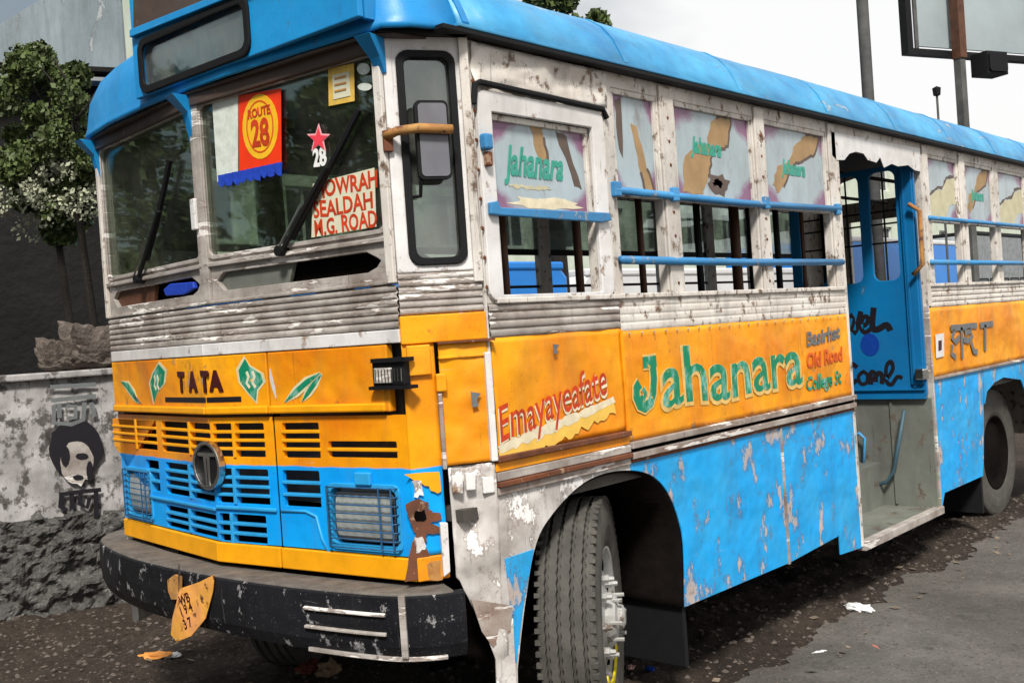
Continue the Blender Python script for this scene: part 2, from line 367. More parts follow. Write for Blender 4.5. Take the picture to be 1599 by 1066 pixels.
def ground_mat(name, cols, sc, fine, bstr, bd, rough=.95, patch=None):
    m = NT(name); c = m.mix(m.ramp(m.noise(sc, 9, .7), .32, .7), cols[0], cols[1])
    c = m.mix(m.math('MULTIPLY', m.ramp(m.noise(fine, 5, .75), .55, .68), .75), c, cols[2])
    c = m.mix(m.math('MULTIPLY', m.ramp(m.noise(fine*.45, 5, .75, loc=(4, 4, 4)), .56, .66), .8), c, cols[3])
    st = m.ramp(m.noise(.9, 5, .6, (1, .45, 1), .8), .50, .68); c = m.mix(m.math('MULTIPLY', st, .45), c, cols[3])
    n = m.bump(m.noise(fine*.4, 8, .75), bstr, bd); return m.fin(c, rough, 0, m.bump(m.noise(fine*2, 3, .7), bstr*.6, bd*.4, n))
M['dirt'] = ground_mat('dirt', ((.034, .022, .015), (.075, .056, .041), (.20, .16, .125), (.009, .006, .004)), 2.2, 34, 1, .05)
M['asphalt'] = ground_mat('asphalt', ((.085, .078, .070), (.175, .160, .140), (.30, .27, .235), (.036, .031, .026)), 2.4, 70, .8, .02)
M['wall'] = paint('dirty_plaster', (.46, .44, .43), (.27, .25, .24), chip=(.10, .09, .085), rust=(.05, .045, .04), amount=.55, chips=11, grime=.9, rough=.95, dents=.8, seed=12, vary=5, spk_=.9)
M['stone'] = ground_mat('rough_stone', ((.10, .095, .088), (.22, .21, .195), (.42, .41, .39), (.012, .011, .010)), 5, 30, 1, .08)
M['rubble'] = simple('rubble_stone', (.155, .125, .105), .95, 0, .6, 15, .8, .02)
M['shed'] = simple('dark_tarpaulin', (.010, .009, .008), .9, 0, .6, 3, .6, .05)
M['shed_edge'] = simple('shed_eave_sheet', (.30, .32, .33), .7, 0, .5, 6)
M['plaster_green'] = simple('pale_green_facade', (.62, .68, .56), .9, 0, .3, 1.5)
M['end_wall'] = paint('blue_grey_render', (.36, .42, .45), (.24, .29, .31), chip=(.46, .48, .48), rust=(.15, .16, .16), amount=.60, chips=1.2, grime=.6, rough=.9, dents=.2, vary=.5)
M['window_dark'] = simple('dark_window_panes', (.03, .035, .035), .2)
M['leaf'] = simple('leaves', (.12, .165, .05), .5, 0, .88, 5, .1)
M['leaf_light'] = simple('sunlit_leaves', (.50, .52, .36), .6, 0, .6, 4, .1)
M['bark'] = simple('bark', (.018, .014, .010), .9, 0, .5, 20, .6, .02)
M['pole'] = simple('weathered_pole', (.13, .13, .125), .85, 0, .65, 3.5, .3)
M['board'] = simple('billboard_back_sheet', (.36, .42, .43), .6, 0, .3, .7)
M['veh_blue'] = simple('vehicle_blue', (.02, .22, .68), .35, 0, .2, 2)
M['veh_white'] = simple('vehicle_white', (.70, .70, .70), .4, 0, .2, 2)
M['bag'] = simple('white_plastic', (.78, .78, .78), .35, 0, .15, 12)
M['mirror_grey'] = simple('mirror_grey', (.17, .17, .19), .35, 0, .3, 6)
M['lamp_glass'] = simple('fluted_lamp_glass', (.70, .74, .70), .16, .55, .3, 5, .05, .002, .6)
M['guard_blue'] = simple('guard_wire_paint', (.03, .12, .26), .5, 0, .6, 30)
M['reflector'] = simple('lamp_reflector', (.60, .62, .58), .25, .1, .5, 7)
M['well_rail'] = simple('well_rail_paint', (.05, .10, .13), .5)
M['lens'] = glass('lamp_lens', (.92, .94, .92), .2, .06, .2, (.40, .42, .38))

# ------------------------------------------------------------------ setting: ground, road, wall
g = MB(); S_ = 260
g.add([(-S_, -S_, 0), (S_, -S_, 0), (S_, S_, 0), (-S_, S_, 0)], [(0, 1, 2, 3)])
struct('ground', g, M['dirt'])
def dirt_h(x, y):
    f = max(0, min(1, (y+.05)/.25))*max(0, min(1, (5.2-y)/.8))
    return f*max(-.004, .012+.040*noise.fractal(Vector((x*2.6, y*2.6, 0)), .8, 2, 6))
g = MB(); g.open = True; nx, ny = 420, 230
for i in range(nx+1):
    for j in range(ny+1):
        x = -2.0+8.4*i/nx; y = -.2+5*j/ny; g.v.append(Vector((x, y, .002+dirt_h(x, y))))
for i in range(nx):
    for j in range(ny): a = i*(ny+1)+j; g.f.append([a, a+ny+1, a+ny+2, a+1])
struct('dirt_verge', g, M['dirt'], smooth=True)
g = MB(); edge = []
for i in range(1101):
    x = -6+i*.04; y = -.02+.16*noise.noise(Vector((x*1.3, 3, 0)))+.12*noise.noise(Vector((x*5, 1, 0)))+.06*noise.noise(Vector((x*17, 1, 0)))-max(0, 1.6-x)*.12
    edge.append((x, y))
vs = [(x, y, .008) for x, y in edge]+[(x, -9, .008) for x, y in edge]
n = len(edge); g.add(vs, [(i, i+1, n+i+1, n+i) for i in range(n-1)])
struct('road', g, M['asphalt'])

# ================================================================== THE BUS
BUS = thing('bus', 'old blue, orange and cream city bus with chipped paint and a turned front wheel', 'bus', (3.4, YM, 0))
def bp(name, mb, mat, **k): return part(name, mb, MATS[mat], BUS, **k)
def sub(name, mb, mat, parent, **k): return part(name, mb, MATS[mat], parent, **k)
X1 = 7.4                                             # rear end
ZG, ZT, ZM, ZS = 2.633, 2.565, 2.155, 1.742          # gutter, window head, mid rail, sill
DX0, DX1 = 2.99, 4.13                                # passenger door opening

# --- window walls on both sides
def wins(lo, hi):
    allw = [(.95, 1.27), (1.39, 2.07), (2.18, 2.86), (4.29, 4.83), (4.96, 5.55), (5.67, 6.3), (6.42, 7.1)]
    return [w_ for w_ in allw if w_[0] >= lo and w_[1] <= hi]
mb = MB()
h1 = [rect(.215, ZS, .795, 2.40)]+[rect(a, ZS, b, ZT) for a, b in wins(0, 2.95)]
mb.plate(SIDE, rect(.13, ZS-.02, DX0-.03, ZG), h1, -.045, 0); wall1 = bp('window_wall', mb, 'cream', bevel=.004)
mb = MB().plate(SIDE, rect(DX1+.06, ZS-.02, X1, ZG), [rect(a, ZS, b, ZT) for a, b in wins(4.2, 7.3)], -.045, 0)
bp('window_wall', mb, 'cream', bevel=.004)
mb = MB().plate(SIDE, rect(DX0-.03, 2.50, DX1+.06, ZG), (), -.045, 0); bp('door_header', mb, 'cream', bevel=.004)
farw = [(.22, .80), (.95, 1.55), (1.68, 2.3), (2.42, 3.04), (3.16, 3.78), (3.9, 4.5), (4.62, 5.22), (5.34, 5.94), (6.06, 6.9)]
mb = MB().plate(FSIDE, rect(-X1, .42, -.13, ZG), [rect(-b, ZS, -a, ZT) for a, b in farw], -.045, 0)
bp('far_side_wall', mb, 'cream')
for a, b in farw:
    f = MB().fbox(FSIDE, -b, -a, ZM-.02, ZM+.02, -.03, -.01); fr = bp('far_window_rail', f, 'iron')
    sub('far_pane', MB().fbox(FSIDE, -b, -a, ZM+.02, ZT, -.028, -.022), 'glass', fr)
    sub('far_window_bar', MB().tube([FSIDE.P(-b, 1.92, -.02), FSIDE.P(-a, 1.92, -.02)], .010, 6), 'iron', fr)
# rear wall
mb = MB().plate(Frame((X1, 0), (0, 1)), rect(0, .42, 2.248, ZG), [rect(.35, 1.75, 1.9, 2.45)], -.045, 0); bp('rear_wall', mb, 'cream')

# --- sash frames, panes and rails of the near windows
def painted_pane(a, b, z0, z1, motif, seed):
    fr = MB()
    fr.fbox(SIDE, a, b, z0-.022, z0, -.03, -.004); fr.fbox(SIDE, a, b, z1-.022, z1, -.03, -.004)
    fr.fbox(SIDE, a, a+.02, z0, z1-.022, -.03, -.004); fr.fbox(SIDE, b-.02, b, z0, z1-.022, -.03, -.004)
    o = bp('window_frame', fr, 'cream', bevel=.003)
    sub('pane', MB().fbox(SIDE, a+.02, b-.02, z0, z1-.022, -.022, -.017), 'pane', o)
    w_ = b-a; h = z1-z0; rd = random.Random(seed)
    def Q(u, v): return (a+.02+(w_-.04)*u, z0+(h-.022)*v)
    shapes = {
     'a': [([(.40, 1), (.52, 1), (.60, .62), (.50, .60)], 'tan'), ([(.70, .97), (.80, .95), (.97, .30), (.86, .35)], 'brown_line'), (blob(.55, .10, .36, .07, 18, .3, 3), 'txt_white'), (blob(.42, .27, .22, .03, 14, .3, 4), 'tan_pale')],
     'b': [([(.45, .72), (.60, .72), (.80, .28), (.97, .0), (.72, 0), (.60, .3)], 'tan'), ([(.1, .95), (.25, .98), (.22, .35), (.12, .42)], 'brown_line')],
     'c': [([(.08, .05), (.12, .48), (.30, .60), (.42, .63), (.50, .92), (.62, 1.0), (.78, 1.0), (.72, .66), (.58, .58), (.50, .60), (.46, .40), (.40, .2), (.33, .05)], 'tan'), (blob(.55, .18, .14, .13, 16, .25, 8), 'brown_line'), (blob(.54, .20, .07, .05, 10, .2, 9), 'tan_pale')],
     'd': [([(.12, .25), (.2, .5), (.40, .6), (.55, .86), (.80, 1), (.95, 1), (.88, .75), (.66, .64), (.48, .55), (.30, .26), (.18, .15)], 'tan')],
     'e': [([(.0, .04), (.1, .38), (.35, .5), (.55, .52), (.7, .68), (1, .75), (1, .3), (.75, .25), (.6, .05)], 'tan_pale'), ([(.0, .38), (.1, .44), (.35, .56), (.55, .58), (.7, .74), (1, .81), (1, .76), (.7, .69), (.55, .53), (.35, .51), (.1, .39)], 'brown_line')]}
    for pts, mt in shapes[motif]:
        jp = []
        for k in range(len(pts)):
            a_, b2 = pts[k], pts[(k+1) % len(pts)]
            for t in (0, .25, .5, .75):
                jp.append((min(1, max(0, a_[0]+(b2[0]-a_[0])*t+rd.uniform(-.018, .018))), min(1, max(0, a_[1]+(b2[1]-a_[1])*t+rd.uniform(-.018, .018)))) if len(pts) < 16 else (a_[0]+(b2[0]-a_[0])*t, a_[1]+(b2[1]-a_[1])*t))
        if len(pts) < 16: pts = jp
        if mt == 'tan': sub('pane_painting', stroke(SIDE, [Q(*p) for p in pts[int(len(pts)*.35):int(len(pts)*.85)]], .014, -.0155, .0004), 'brown_line', o)
        sub('pane_painting', MB().plate(SIDE, [Q(*p) for p in pts], (), -.0168, -.0158), mt, o)
    if motif in 'acd':
        tx = {'a': (.13, .40, .15, 1.0), 'c': (.22, .52, .10, 1.0), 'd': (.28, .42, .10, 1.0)}[motif]
        sub('pane_lettering', text_me('Jahanara', SIDE, *Q(tx[0], tx[1]), tx[2], sx={'a': .62, 'c': .72, 'd': .72}[motif], shear=.35, bold=.004, off=-.015, th=.0006), 'txt_teal', o)
for (a, b), mo in zip(wins(0, 7.3), 'bcdeded'):
    painted_pane(a, b, ZM, ZT, mo, int(a*10))
# driver's door: separate frame a little proud, crumpled cover above it
mb = MB().plate(SIDE, rr(.155, ZS-.01, .865, 2.455, .04), [rect(.225, ZS+.01, .79, 2.385)], 0, .018)
dd = bp('driver_door_frame', mb, 'white', bevel=.004)
mb = MB().tube([SIDE.P(.135, 2.40, .02), SIDE.P(.145, 2.468, .022), SIDE.P(.17, 2.478, .022), SIDE.P(.86, 2.462, .022), SIDE.P(.885, 2.43, .022)], .011, 8)
sub('door_seal', mb, 'rubber', dd)
painted_pane(.228, .788, 2.055, 2.385, 'a', 5)
mb = MB().fbox(SIDE, .135, .142, 1.19, 2.40, .001, .012); sub('hinge_post', mb, 'cream', dd)
mb = MB().grid(SIDE, .15, .90, 2.475, 2.615, 36, 10, lambda u, z: .012+.014*noise.fractal(Vector((u*7, z*14, 0)), 1, 2, 4)); bp('header_cover', mb, 'cream', smooth=True, solid=.004, label='crumpled cream sheet over the driver door')
# latches and rails
def rail(pts, r, mt='rail_blue', name='window_rail'):
    bp(name, MB().tube(pts, r, 8), mt, smooth=True)
mb = MB(); mb.plate(SIDE, SIDE.L([(754, 318), (766, 316), (770, 326), (940, 334), (944, 346), (928, 349), (766, 338), (755, 336)]), (), .020, .038); bp('window_latch', mb, 'rail_blue', bevel=.004)
rail([SIDE.P(.90, ZM-.005, .02), SIDE.P(1.9, ZM-.012, .02), SIDE.P(2.93, ZM+.002, .02)], .016)
for x in (.915, 1.33, 2.12, 2.9): bp('rail_bracket', MB().fbox(SIDE, x-.022, x+.022, ZM-.03, ZM+.028, 0, .034), 'rail_blue', bevel=.004)
rail([SIDE.P(.915, 1.875, .02), SIDE.P(1.9, 1.868, .018), SIDE.P(2.92, 1.872, .02)], .017)
rail([SIDE.P(4.2, 1.875, .02), SIDE.P(7.2, 1.872, .02)], .017)
rail([SIDE.P(4.22, ZM, .02), SIDE.P(7.2, ZM, .02)], .014)
bp('door_knob', MB().fbox(SIDE, .15, .19, 2.245, 2.30, .018, .05), 'rail_blue', bevel=.008)
bp('door_knob', MB().fbox(SIDE, .165, .192, 2.19, 2.24, .018, .04), 'rust', bevel=.006)
for a, b in [(.87, .915), (1.275, 1.385), (2.075, 2.175), (2.865, 2.955), (4.19, 4.28), (4.84, 4.95)]:
    o = bp('pillar_cover', MB().fbox(SIDE, a+.004, b-.004, ZS-.0, ZG-.02, .001, .012), 'cream', bevel=.003)
for zz in [1.78+.1*i for i in range(8)]:
    for x in (.145, 1.33, 2.125):
        s_ = MB().lathe([(.0, .004), (.006, .003), (.008, 0)], Matrix.Translation(SIDE.P(x+(.0 if x > 1 else 0), zz, .012)) @ Matrix.Rotation(R(-90), 4, 'Z'), 8)
        part('rivet', s_, M['rust'], BUS)

# --- ribbed waist bands
def ribbed(F, u0, u1, z0, z1, nr, depth, off, seg=12, wob=.002):
    mb = MB(); rows = nr*4; 
    def fn(u, z):
        t = (z-z0)/(z1-z0)*nr; q = abs((t % 1)-.5)*2
        return off+depth*(1-q**3)+wob*noise.noise(Vector((u*6, z*5, off)))
    return mb.grid(F, u0, u1, z0, z1, seg, rows, fn)
for F, u0, u1 in ((NEAR, -.002, LU), (FAR, -LU, .0), (CORN, 0, LC)):
    bp('ribbed_band', ribbed(F, u0, u1, 1.66 if F is not CORN else 1.70, 1.805 if F is not CORN else 1.84, 6, .009, .004), 'band', solid=.004, smooth=False)
bp('ribbed_band', ribbed(SIDE, .155, .90, 1.605, 1.722, 4, .007, .004, 16, .006), 'band', solid=.004)
bp('ribbed_band', ribbed(SIDE, .906, 2.96, 1.595, 1.722, 4, .0025, .006, 30, .006), 'cream', solid=.004)
bp('ribbed_band', ribbed(SIDE, DX1+.06, X1, 1.59, 1.722, 4, .006, .004, 30, .004), 'cream', solid=.004)
# sills
bp('window_sill', MB().fbox(SIDE, .19, DX0-.04, 1.722, 1.742, .0, .020), 'cream', bevel=.004)
bp('window_sill', MB().fbox(SIDE, DX1+.06, X1, 1.722, 1.742, .0, .020), 'cream', bevel=.004)
# --- orange side panels
bp('side_panel', MB().grid(SIDE, .155, .897, 1.205, 1.605, 40, 20, lambda u, z: .006+.0022*noise.fractal(Vector((u*4, z*6, 3)), 1, 2, 3)), 'orange_dent', smooth=True, solid=.005)
bp('side_panel', MB().grid(SIDE, .906, 2.972, 1.158, 1.594, 80, 20, lambda u, z: .006+.0016*noise.fractal(Vector((u*2, z*5, 5)), 1, 2, 3)), 'orange', smooth=True, solid=.005)
bp('side_panel', MB().grid(SIDE, DX1+.02, X1, 1.158, 1.59, 60, 16, lambda u, z: .005+.004*noise.fractal(Vector((u*2, z*5, 9)), 1, 2, 3)), 'orange', smooth=True, solid=.005)
bp('panel_joint', MB().fbox(SIDE, .896, .907, 1.16, 1.60, .0, .013), 'orange_dent', bevel=.002)
for i in range(24):
    x = .95+i*.086
    part('rivet', MB().lathe([(.0, .004), (.004, .003), (.006, 0)], Matrix.Translation(SIDE.P(x, 1.583, .012)) @ Matrix.Rotation(R(-90), 4, 'Z'), 6), M['moulding'], BUS)
# mouldings under the orange band
for (x0, x1, z0, z1, o0, mt) in ((.13, .90, 1.183, 1.203, .030, 'rust'), (.13, .90, 1.150, 1.181, .014, 'orange_dent'), (.13, .90, 1.118, 1.148, .020, 'band'), (.13, .90, 1.098, 1.116, .030, 'rust'), (.13, .90, 1.07, 1.096, .016, 'moulding'),
        (.90, 2.972, 1.130, 1.156, .030, 'moulding'), (.90, 2.972, 1.116, 1.128, .012, 'dark'), (.90, 2.972, 1.088, 1.114, .026, 'moulding'), (.90, 2.972, 1.072, 1.087, .012, 'rust'),
        (DX1+.02, X1, 1.138, 1.156, .020, 'moulding')):
    bp('moulding', MB().fbox(SIDE, x0, x1, z0, z1, -.02, o0), mt, bevel=.003)
# --- skirt with wheel arch
arch_px = [(807, 1043), (819, 940), (836, 848), (863, 800), (904, 758), (942, 739), (983, 734), (1018, 743), (1042, 769), (1059, 810), (1067, 854), (1069, 947)]
def smooth2(pts, n=5):
    P_ = [Vector(p) for p in pts]; out = []
    for i in range(len(P_)-1):
        a = P_[max(i-1, 0)]; b = P_[i]; c_ = P_[i+1]; d = P_[min(i+2, len(P_)-1)]
        for k in range(n):
            t = k/n; q = .5*((2*b)+(c_-a)*t+(2*a-5*b+4*c_-d)*t*t+(3*b-a-3*c_+d)*t**3); out.append((q.x, q.y))
    out.append((P_[-1].x, P_[-1].y)); return out
arch = [(.172, .33)]+smooth2(SIDE.L(arch_px))
sk1 = [(1.235, .424), (2.135, .412), (2.135, 1.072), (.90, 1.072)]
# rear-of-arch blue plate: follows the arch from its crown to the rear foot
idx = 30
pl = [arch[k+1] for k in range(idx, len(arch)-1)]
bp('skirt_panel', MB().plate(SIDE, [(arch[idx+1][0], 1.072)]+pl+[(2.135, .415), (2.135, 1.072)], (), -.004, .004), 'blue', bevel=.002, label='chipped bright blue skirt panel behind the front wheel')
bp('skirt_panel', MB().plate(SIDE, [(2.152, .415), (2.70, .44), (2.702, .44), (2.702, 1.072), (2.152, 1.072)], (), -.004, .004), 'blue', bevel=.002)
bp('skirt_panel', MB().plate(SIDE, [(2.705, .34), (2.972, .325), (2.972, 1.072), (2.705, 1.072)], (), -.004, .0045), 'blue', bevel=.002)
bp('skirt_joint', MB().fbox(SIDE, 2.134, 2.153, .41, 1.07, -.01, .010), 'moulding', bevel=.002)
bp('skirt_panel', MB().plate(SIDE, [(DX1+.03, .33), (4.22, .42), (4.94, .42), (4.98, .55), (5.03, .80), (5.07, 1.136), (DX1+.03, 1.136)], (), -.004, .004), 'blue', bevel=.002)
bp('skirt_panel', MB().plate(SIDE, [(6.2, .42), (X1, .42), (X1, 1.136), (5.072, 1.136), (5.072, .90), (5.13, .98), (5.3, 1.03), (5.5, 1.05), (5.9, 1.0), (6.12, .75)], (), -.004, .004), 'blue')
# front fender of bare sheet: side part and corner part
fr_side = [(.13, 1.068), (.13, .70), (.165, .33)]+[arch[k] for k in range(1, idx+2)]+[(arch[idx+1][0], 1.068)]
bp('front_fender', MB().plate(SIDE, fr_side, (), -.006, .004), 'primer', label='bare whitish sheet metal between corner and front wheel')
bp('fender_patch', MB().plate(SIDE, SIDE.L([(789, 872), (833, 857), (816, 950), (806, 1035), (801, 1010), (797, 950)], .006), (), .004, .008), 'blue')
cor_px = [(690, 736), (770, 738), (786, 900), (795, 950)]
mbf = MB(); zb = lambda u: .40 if u > .25 else (.62 if u > .19 else .80)
def crum(u, z): return .008+.020*noise.fractal(Vector((u*8, z*6, 2)), 1, 2, 5)
oc = CORN.L([(692, 738), (772, 738)]); 
b_ = len(mbf.v); nu, nzr = 14, 34
for i in range(nu+1):
    u = .128+(LC-.128)*i/nu; t = i/nu
    zlow = (.815, .80, .77, .745, .72, .69, .66, .63, .60, .56, .52, .46, .42, .38, .33)[i]+.012*noise.noise(Vector((u*60, 0, 0)))
    for j in range(nzr+1):
        z = zlow+(1.185-zlow)*j/nzr; mbf.v.append(CORN.P(u, z, crum(u, z)+(.035*max(0, .78-z) if z < .78 else 0)))
for i in range(nu):
    for j in range(nzr): a = b_+i*(nzr+1)+j; mbf.f.append([a, a+nzr+1, a+nzr+2, a+1])
bp('corner_fender', mbf, 'primer', smooth=True, solid=.005, label='crumpled bare metal corner above the bumper end')
bp('fender_flap', MB().plate(CORN, CORN.L([(735, 935), (800, 945), (797, 985), (770, 1010), (752, 985)], .02), (), .016, .024), 'moulding', label='torn brown sheet flap on the fender')
bp('fender_flap', MB().plate(CORN, CORN.L([(772, 985), (801, 965), (806, 1070), (776, 1078)], .02), (), .014, .022), 'primer')
for k, (a, b, c_, d) in enumerate([((705, 742), (722, 740), (722, 770), (706, 768)), ((726, 738), (742, 738), (742, 764), (728, 765)), ((752, 744), (770, 744), (772, 768), (754, 770))]):
    bp('body_clip', MB().plate(CORN, CORN.L([a, b, c_, d], .02), (), .014, .028), 'white', bevel=.003)
# lower sheet edge strip
bp('corner_trim', MB().plate(CORN, CORN.L([(686, 815), (698, 815), (702, 892), (692, 900)], .02), (), .014, .03), 'white', bevel=.003)

# --- corner panel above: white box with quarter window
cw = CORN.L([(628, 74), (696, 88), (728, 413), (640, 413)])
u0, u1 = .055, .232
qw = rr(u0, 1.875, u1, 2.565, .035)
mb = MB().plate(CORN, rect(0, 1.84, LC, ZG), [rr(u0-.012, 1.863, u1+.012, 2.577, .04)], -.03, .012); cp = bp('corner_pillar', mb, 'white', bevel=.005, label='white corner pillar with a tall quarter window')
sub('window_rubber', MB().plate(CORN, rr(u0-.012, 1.863, u1+.012, 2.577, .04), [rr(u0+.012, 1.887, u1-.012, 2.553, .03)], -.01, .022), 'rubber', cp, bevel=.004)
sub('quarter_pane', MB().plate(CORN, rr(u0+.012, 1.887, u1-.012, 2.553, .03), (), -.004, 0), 'glass', cp)
sub('pillar_strip', MB().fbox(CORN, LC-.028, LC+.004, 1.80, ZG-.01, .012, .024), 'cream', cp, bevel=.003)
bp('far_corner_pillar', MB().plate(FCORN, rect(0, .42, LC, ZG), (), -.03, 0), 'cream')
# mirror on its rusty bracket
mr = bp('mirror_bracket', MB().tube([CORN.P(-.01, 2.29, .02), CORN.P(.02, 2.30, .06), CORN.P(.09, 2.305, .085), CORN.P(.20, 2.30, .085)], .016, 8), 'rustyellow', smooth=True, label='rusty ochre mirror bracket')
sub('bracket_foot', MB().fbox(CORN, -.02, .012, 2.24, 2.31, .012, .03), 'rust', mr, bevel=.003)
mm = Frame((CORN.P(.0, 0, .055).x, CORN.P(.0, 0, .055).y), (CORN.u.x, CORN.u.y))
mb = MB().plate(mm, rr(.082, 2.14, .195, 2.40, .018), (), -.012, .012); hs = sub('mirror_housing', mb, 'iron', mr, bevel=.004); sub('mirror_back', MB().plate(mm, rr(.092, 2.15, .188, 2.39, .014), (), .012, .015), 'mirror_grey', mr)
sub('mirror_stem', MB().tube([mm.P(.09, 2.14, 0), mm.P(.09, 2.09, -.02), mm.P(.06, 2.09, -.05)], .007, 6), 'iron', mr)

# --- windshield: two halves
ZW0, ZW1 = 1.955, 2.60
for F, a, b, nm in ((NEAR, .0, LU, 'near'), (FAR, -LU, 0, 'far')):
    ga, gb = a+.030, b-.030
    hole = rr(ga, ZW0+.035, gb, ZW1-.03, .03)
    slot = [(ga+.03, 1.895), (ga+.07, 1.925), (gb-.10, 1.925), (gb-.05, 1.90), (gb-.035, 1.89), (gb-.055, 1.87), (gb-.10, 1.855), (ga+.07, 1.855)]
    mb = MB().plate(F, rect(a+.002, 1.808, b-.002, ZG+.01), [hole, slot], -.02, .004)
    wf = bp('windshield_frame', mb, 'moulding' if 0 else 'band', bevel=.003)
    sub('windshield_pane', MB().plate(F, hole, (), -.010, -.005), 'windshield', wf)
    sub('gasket', MB().plate(F, rr(ga-.012, ZW0+.023, gb+.012, ZW1-.018, .035), [rr(ga+.004, ZW0+.039, gb-.004, ZW1-.034, .03)], .004, .012), 'band', wf, bevel=.003)
    sub('sill_ledge', MB().fbox(F, a+.004, b-.004, 1.95, 1.966, .004, .020), 'band', wf, bevel=.003)
    sub('sill_ledge', MB().fbox(F, a+.004, b-.004, 1.808, 1.82, .004, .016), 'band', wf, bevel=.003)
    mid = ga+.45*(gb-ga)
    sub('slot_shade_sheet', MB().fbox(F, ga, gb, 1.84, 1.94, -.045, -.04), 'dark', wf)  # black sheet added so the slot reads dark; shade put into its colour
    sub('slot_flap', MB().plate(F, [(ga+.03, 1.895), (ga+.07, 1.925), (mid+.03, 1.925), (mid-.0, 1.855), (ga+.07, 1.855)], (), -.03, -.014), 'grey_door' if nm == 'near' else 'wood', wf)
sub('slot_cloth', MB().plate(FAR, FAR.L([(258, 452), (268, 443), (304, 440), (306, 450), (290, 460), (262, 462)]), (), -.010, .010), 'st_blue', wf, bevel=.004)
mb = MB().fbox(NEAR, -.008, .030, 1.81, ZG, .004, .020); mb.fbox(FAR, -.030, -.0, 1.81, ZG, .004, .018); bp('windshield_mullion', mb, 'band', bevel=.003)
bp('mullion_clip', MB().fbox(FAR, -.040, -.004, 2.10, 2.22, .018, .034), 'white', bevel=.004)
bp('windshield_mullion', MB().fbox(NEAR, LU-.03, LU+.004, 1.81, ZG, .004, .022), 'cream', bevel=.003)
bp('windshield_mullion', MB().fbox(FAR, -LU-.004, -LU+.022, 1.81, ZG, .004, .022), 'cream', bevel=.003)
for F, a, b in ((NEAR, 0, LU), (FAR, -LU, 0)): bp('windshield_header', MB().fbox(F, a, b, 2.572, 2.628, .004, .030), 'soffit', bevel=.003)
# wipers
def wiper(F, pts, arm, foot):
    w_ = bp('wiper', MB().tube([F.P(*F.at(*p), .030) for p in pts], .010, 6), 'rubber')
    sub('wiper_blade', MB().tube([F.P(*F.at(*p), .018) for p in arm], .013, 6), 'rubber', w_)
    sub('wiper_glint', MB().tube([F.P(*F.at(p[0]-5, p[1]-2), .036) for p in pts[:2]], .004, 5), 'chrome', w_)
    sub('wiper_pivot', MB().tube([F.P(*F.at(*foot), 0), F.P(*F.at(*foot), .045)], .020, 10), 'iron', w_)
wiper(NEAR, [(450, 393), (487, 322), (520, 262)], [(462, 372), (505, 292), (540, 225), (567, 172)], (448, 392))
wiper(FAR, [(226, 436), (245, 375), (258, 330)], [(236, 405), (252, 345), (262, 300), (272, 250)], (226, 436))
# things on the windshield
def sticker(name, pts, mt, off=.000, parent=None, F=NEAR, th=.002):
    mb = MB().plate(F, F.L(pts), (), off, off+th)
    return sub(name, mb, mt, parent) if parent else bp(name, mb, mt)
sticker('paper_sheet', [(332, 160), (372, 148), (372, 268), (352, 272), (340, 285)], 'st_paper')
po = sticker('route_poster', [(373, 150), (439, 138), (440, 263), (374, 273)], 'st_red')
mb = MB(); c0 = NEAR.at(407, 198); mb.plate(NEAR, [(c0[0]+.098*math.cos(R(a))*1.0, c0[1]+.118*math.sin(R(a))) for a in range(0, 360, 15)], (), .002, .0035); sub('poster_oval', mb, 'st_yellow', po)
mb = MB(); mb.plate(NEAR, [(c0[0]+.075*math.cos(R(a)), c0[1]+.096*math.sin(R(a))) for a in range(0, 360, 15)], [[(c0[0]+.069*math.cos(R(a)), c0[1]+.090*math.sin(R(a))) for a in range(0, 360, 15)]], .0035, .0045); sub('poster_ring', mb, 'txt_orange', po)
sub('poster_lettering', text_me('28', NEAR, c0[0], c0[1]-.068, .135, sx=.75, bold=.004, off=.0045, th=.0008, align='CENTER'), 'txt_red', po)
sub('poster_lettering', text_me('ROUTE', NEAR, c0[0], c0[1]+.038, .045, sx=.85, bold=.0015, off=.0045, th=.0008, align='CENTER'), 'txt_red', po)
sticker('poster_border', [(374, 268), (440, 257), (440, 264), (374, 275)], 'st_yellow', .003, po)
for i in range(9):
    x = 342+i*11; y0 = 284-(i*2.35)
    sticker('fringe', [(x, y0-10), (x+12, y0-12), (x+11, y0+4+(i % 3)*3), (x+6, y0+9), (x+1, y0+4+(i % 2)*4)], 'st_blue', .0035, po)
gs = sticker('notice_paper', [(513, 108), (553, 99), (554, 158), (514, 166)], 'st_gold')
sticker('notice_print', [(520, 118), (546, 112), (548, 150), (522, 156)], 'st_cream', .002, gs)
for yy in (122, 132, 142): sticker('notice_print', [(524, yy), (542, yy-4), (542, yy-1), (524, yy+3)], 'rustyellow', .004, gs)
for (x, y, w_, h) in ((568, 108, 10, 9), (570, 136, 11, 6)):
    bp('disc_sticker', MB().plate(NEAR, NEAR.L([(x+w_*math.cos(R(a)), y+h*math.sin(R(a))) for a in range(0, 360, 24)]), (), 0, .002), 'st_paper')
def flower(cx, cy, s, mt, off):
    pts = []
    for i, a in enumerate(range(-90, 270, 36)): r = s*(1 if i % 2 == 0 else .42); pts.append((cx+r*math.cos(R(a))*.8, cy+r*math.sin(R(a))))
    return NEAR.L(pts)
fl = bp('flower_sticker', MB().plate(NEAR, flower(498, 217, 24, 0, 0), (), 0, .002), 'st_pale_pink')
sub('flower_heart', MB().plate(NEAR, flower(498, 218, 19, 0, 0), (), .002, .0035), 'st_pink', fl)
u_, z_ = NEAR.at(490, 260); bp('number_sticker', text_me('28', NEAR, u_, z_, .085, sx=.75, bold=.003, off=0, th=.001), 'st_white')
cs = sticker('route_card', [(489, 287), (585, 262), (588, 354), (487, 371)], 'st_cream')
